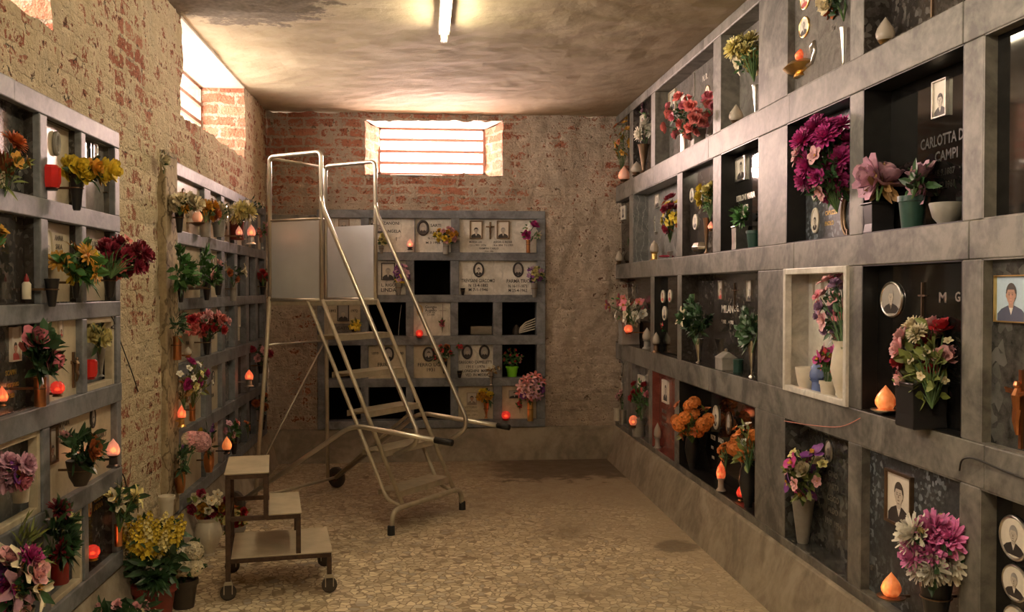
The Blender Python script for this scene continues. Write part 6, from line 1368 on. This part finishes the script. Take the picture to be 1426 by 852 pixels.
# ============================================================ POTS ON THE FLOOR
def floor_at(px, py):
    d_ = ray(px, py); t = -H / d_.z; return CAM + d_ * t
def fpot(px, py, h_, wr, kind, mat, label, **k):
    P = floor_at(px, py); P.z = 0; return vase(None, 0, 0, 0, wr, kind, mat, label, P=P, h=h_, cat='flower pot', name='flower_pot', **k), P
def fplant(P, hp, dz, h_, wr, fl, label, dx=0, **k):
    return bouquet(WL, 0, 0, 0, wr, fl, label, P=P + Vector((dx, 0, dz)), h=h_, mouthP=P + Vector((0, 0, hp)), rz=rad(15), ymax=9, cat='potted plant', name='potted_plant', **k)
o, P1 = fpot(215, 868, .17, 1.1, 'pot', 'terrap', 'maroon pot on the floor holding the tall yellow flowers')
fplant(P1, .16, .30, .30, 1.1, [('bud', 'yellow', 1, .03)], 'dense dark green foliage of the yellow-flowered floor plant', nl=330, ll=.07, lw=.026, leafm='leafd', deep=.9)
[x for x in bpy.data.objects if x.get('label', '').startswith('dense dark green foliage')][0]['label'] = 'bushy dark green plant in the maroon floor pot, below the yellow spikes'
fplant(P1, .28, .375, .15, 1.75, [('spike', 'yellow', 15, .062), ('spike', 'paleyellow', 6, .058)], 'tall yellow flower spikes rising from the maroon floor pot', nl=30, ll=.07, lw=.022, leafm='leafd', deep=.9)
o, P2 = fpot(256, 845, .125, 1.02, 'pot', 'brownp', 'dark brown pot on the floor right of the maroon pot')
fplant(P2, .12, .215, .17, 1.0, [('cluster', 'cream', 3, .09), ('cluster', 'white', 2, .085)], 'cream hydrangea-like plant in the dark brown floor pot', nl=60, ll=.07, lw=.03, leafm='leafd', deep=.7)
o, P3 = fpot(165, 915, .12, 1.5, 'bowl', 'brownp', 'low brown bowl on the floor at the bottom picture edge')
fplant(P3, .11, .155, .14, 2.2, [('rose', 'palepink', 6, .05), ('five', 'cream', 5, .045)], 'low plant with pale pink buds at the bottom picture edge', nl=160, ll=.08, lw=.03, leafm='leafd', deep=.8)
o, P4 = fpot(290, 772, .20, .75, 'amph', 'whitep', 'pale wrapped vase on the floor against the left plinth')
fplant(P4, .19, .27, .17, 1.35, [('rose', 'wine', 5, .06), ('rose', 'gold', 2, .055), ('five', 'cream', 5, .05), ('rose', 'orange', 2, .05)], 'wine-red and cream bouquet in the pale wrapped floor vase', nl=40, ll=.06, lw=.024, leafm='leafy', deep=.7)
o, P5 = fpot(327, 762, .12, 1.0, 'pot', 'greyp', 'grey pot on the floor seen through the step stool')
fplant(P5, .11, .165, .12, 1.3, [('rose', 'rust', 3, .06), ('rose', 'red', 3, .055), ('five', 'paleyellow', 3, .045)], 'red and orange flowers seen through the step stool', nl=40, ll=.06, lw=.022, leafm='leafy', deep=.7)
o, P6 = fpot(183, 862, .24, .55, 'cyl', 'darkgreenp', 'dark tall pot behind the maroon floor pot')
fplant(P6, .23, .27, .10, 1.3, [('bud', 'paleyellow', 1, .04)], 'small dark sprig in the dark tall floor pot', nl=30, ll=.06, lw=.02, leafm='leafd', deep=.7)

# ------------------------------------------------------------ groups of repeats
PL = {'grave_plaque': 'grave plaques', 'votive_lamp': 'grave lamps', 'flower_vase': 'flower vases', 'flower_bouquet': 'flower bouquets', 'open_niche': 'open niches', 'flower_pot': 'flower pots', 'potted_plant': 'potted plants', 'loose_wire': 'loose wires', 'niche_frame': 'niche frames', 'fluorescent_lamp': 'ceiling lamps'}
for o in bpy.data.objects:
    b = o.name.split('.')[0]
    if o.parent or b not in PL or 'label' not in o: continue
    if b in ('niche_frame', 'fluorescent_lamp'): o['group'] = PL[b]; continue
    x, y, z = o.location
    if b == 'loose_wire': x = 1.5 if 'right' in o['label'] or 'cream-bordered' in o['label'] or 'orange' in o['label'] else -1.2
    if b in ('flower_pot', 'potted_plant') and z < .6 and x < 0: o['group'] = PL[b] + ' on the floor by the left wall'
    elif x > 1.2: o['group'] = PL[b] + ' on the right wall'
    elif x < -1.0 and y < 7.3: o['group'] = PL[b] + ' on the left wall'
    else: o['group'] = PL[b] + ' on the back wall'
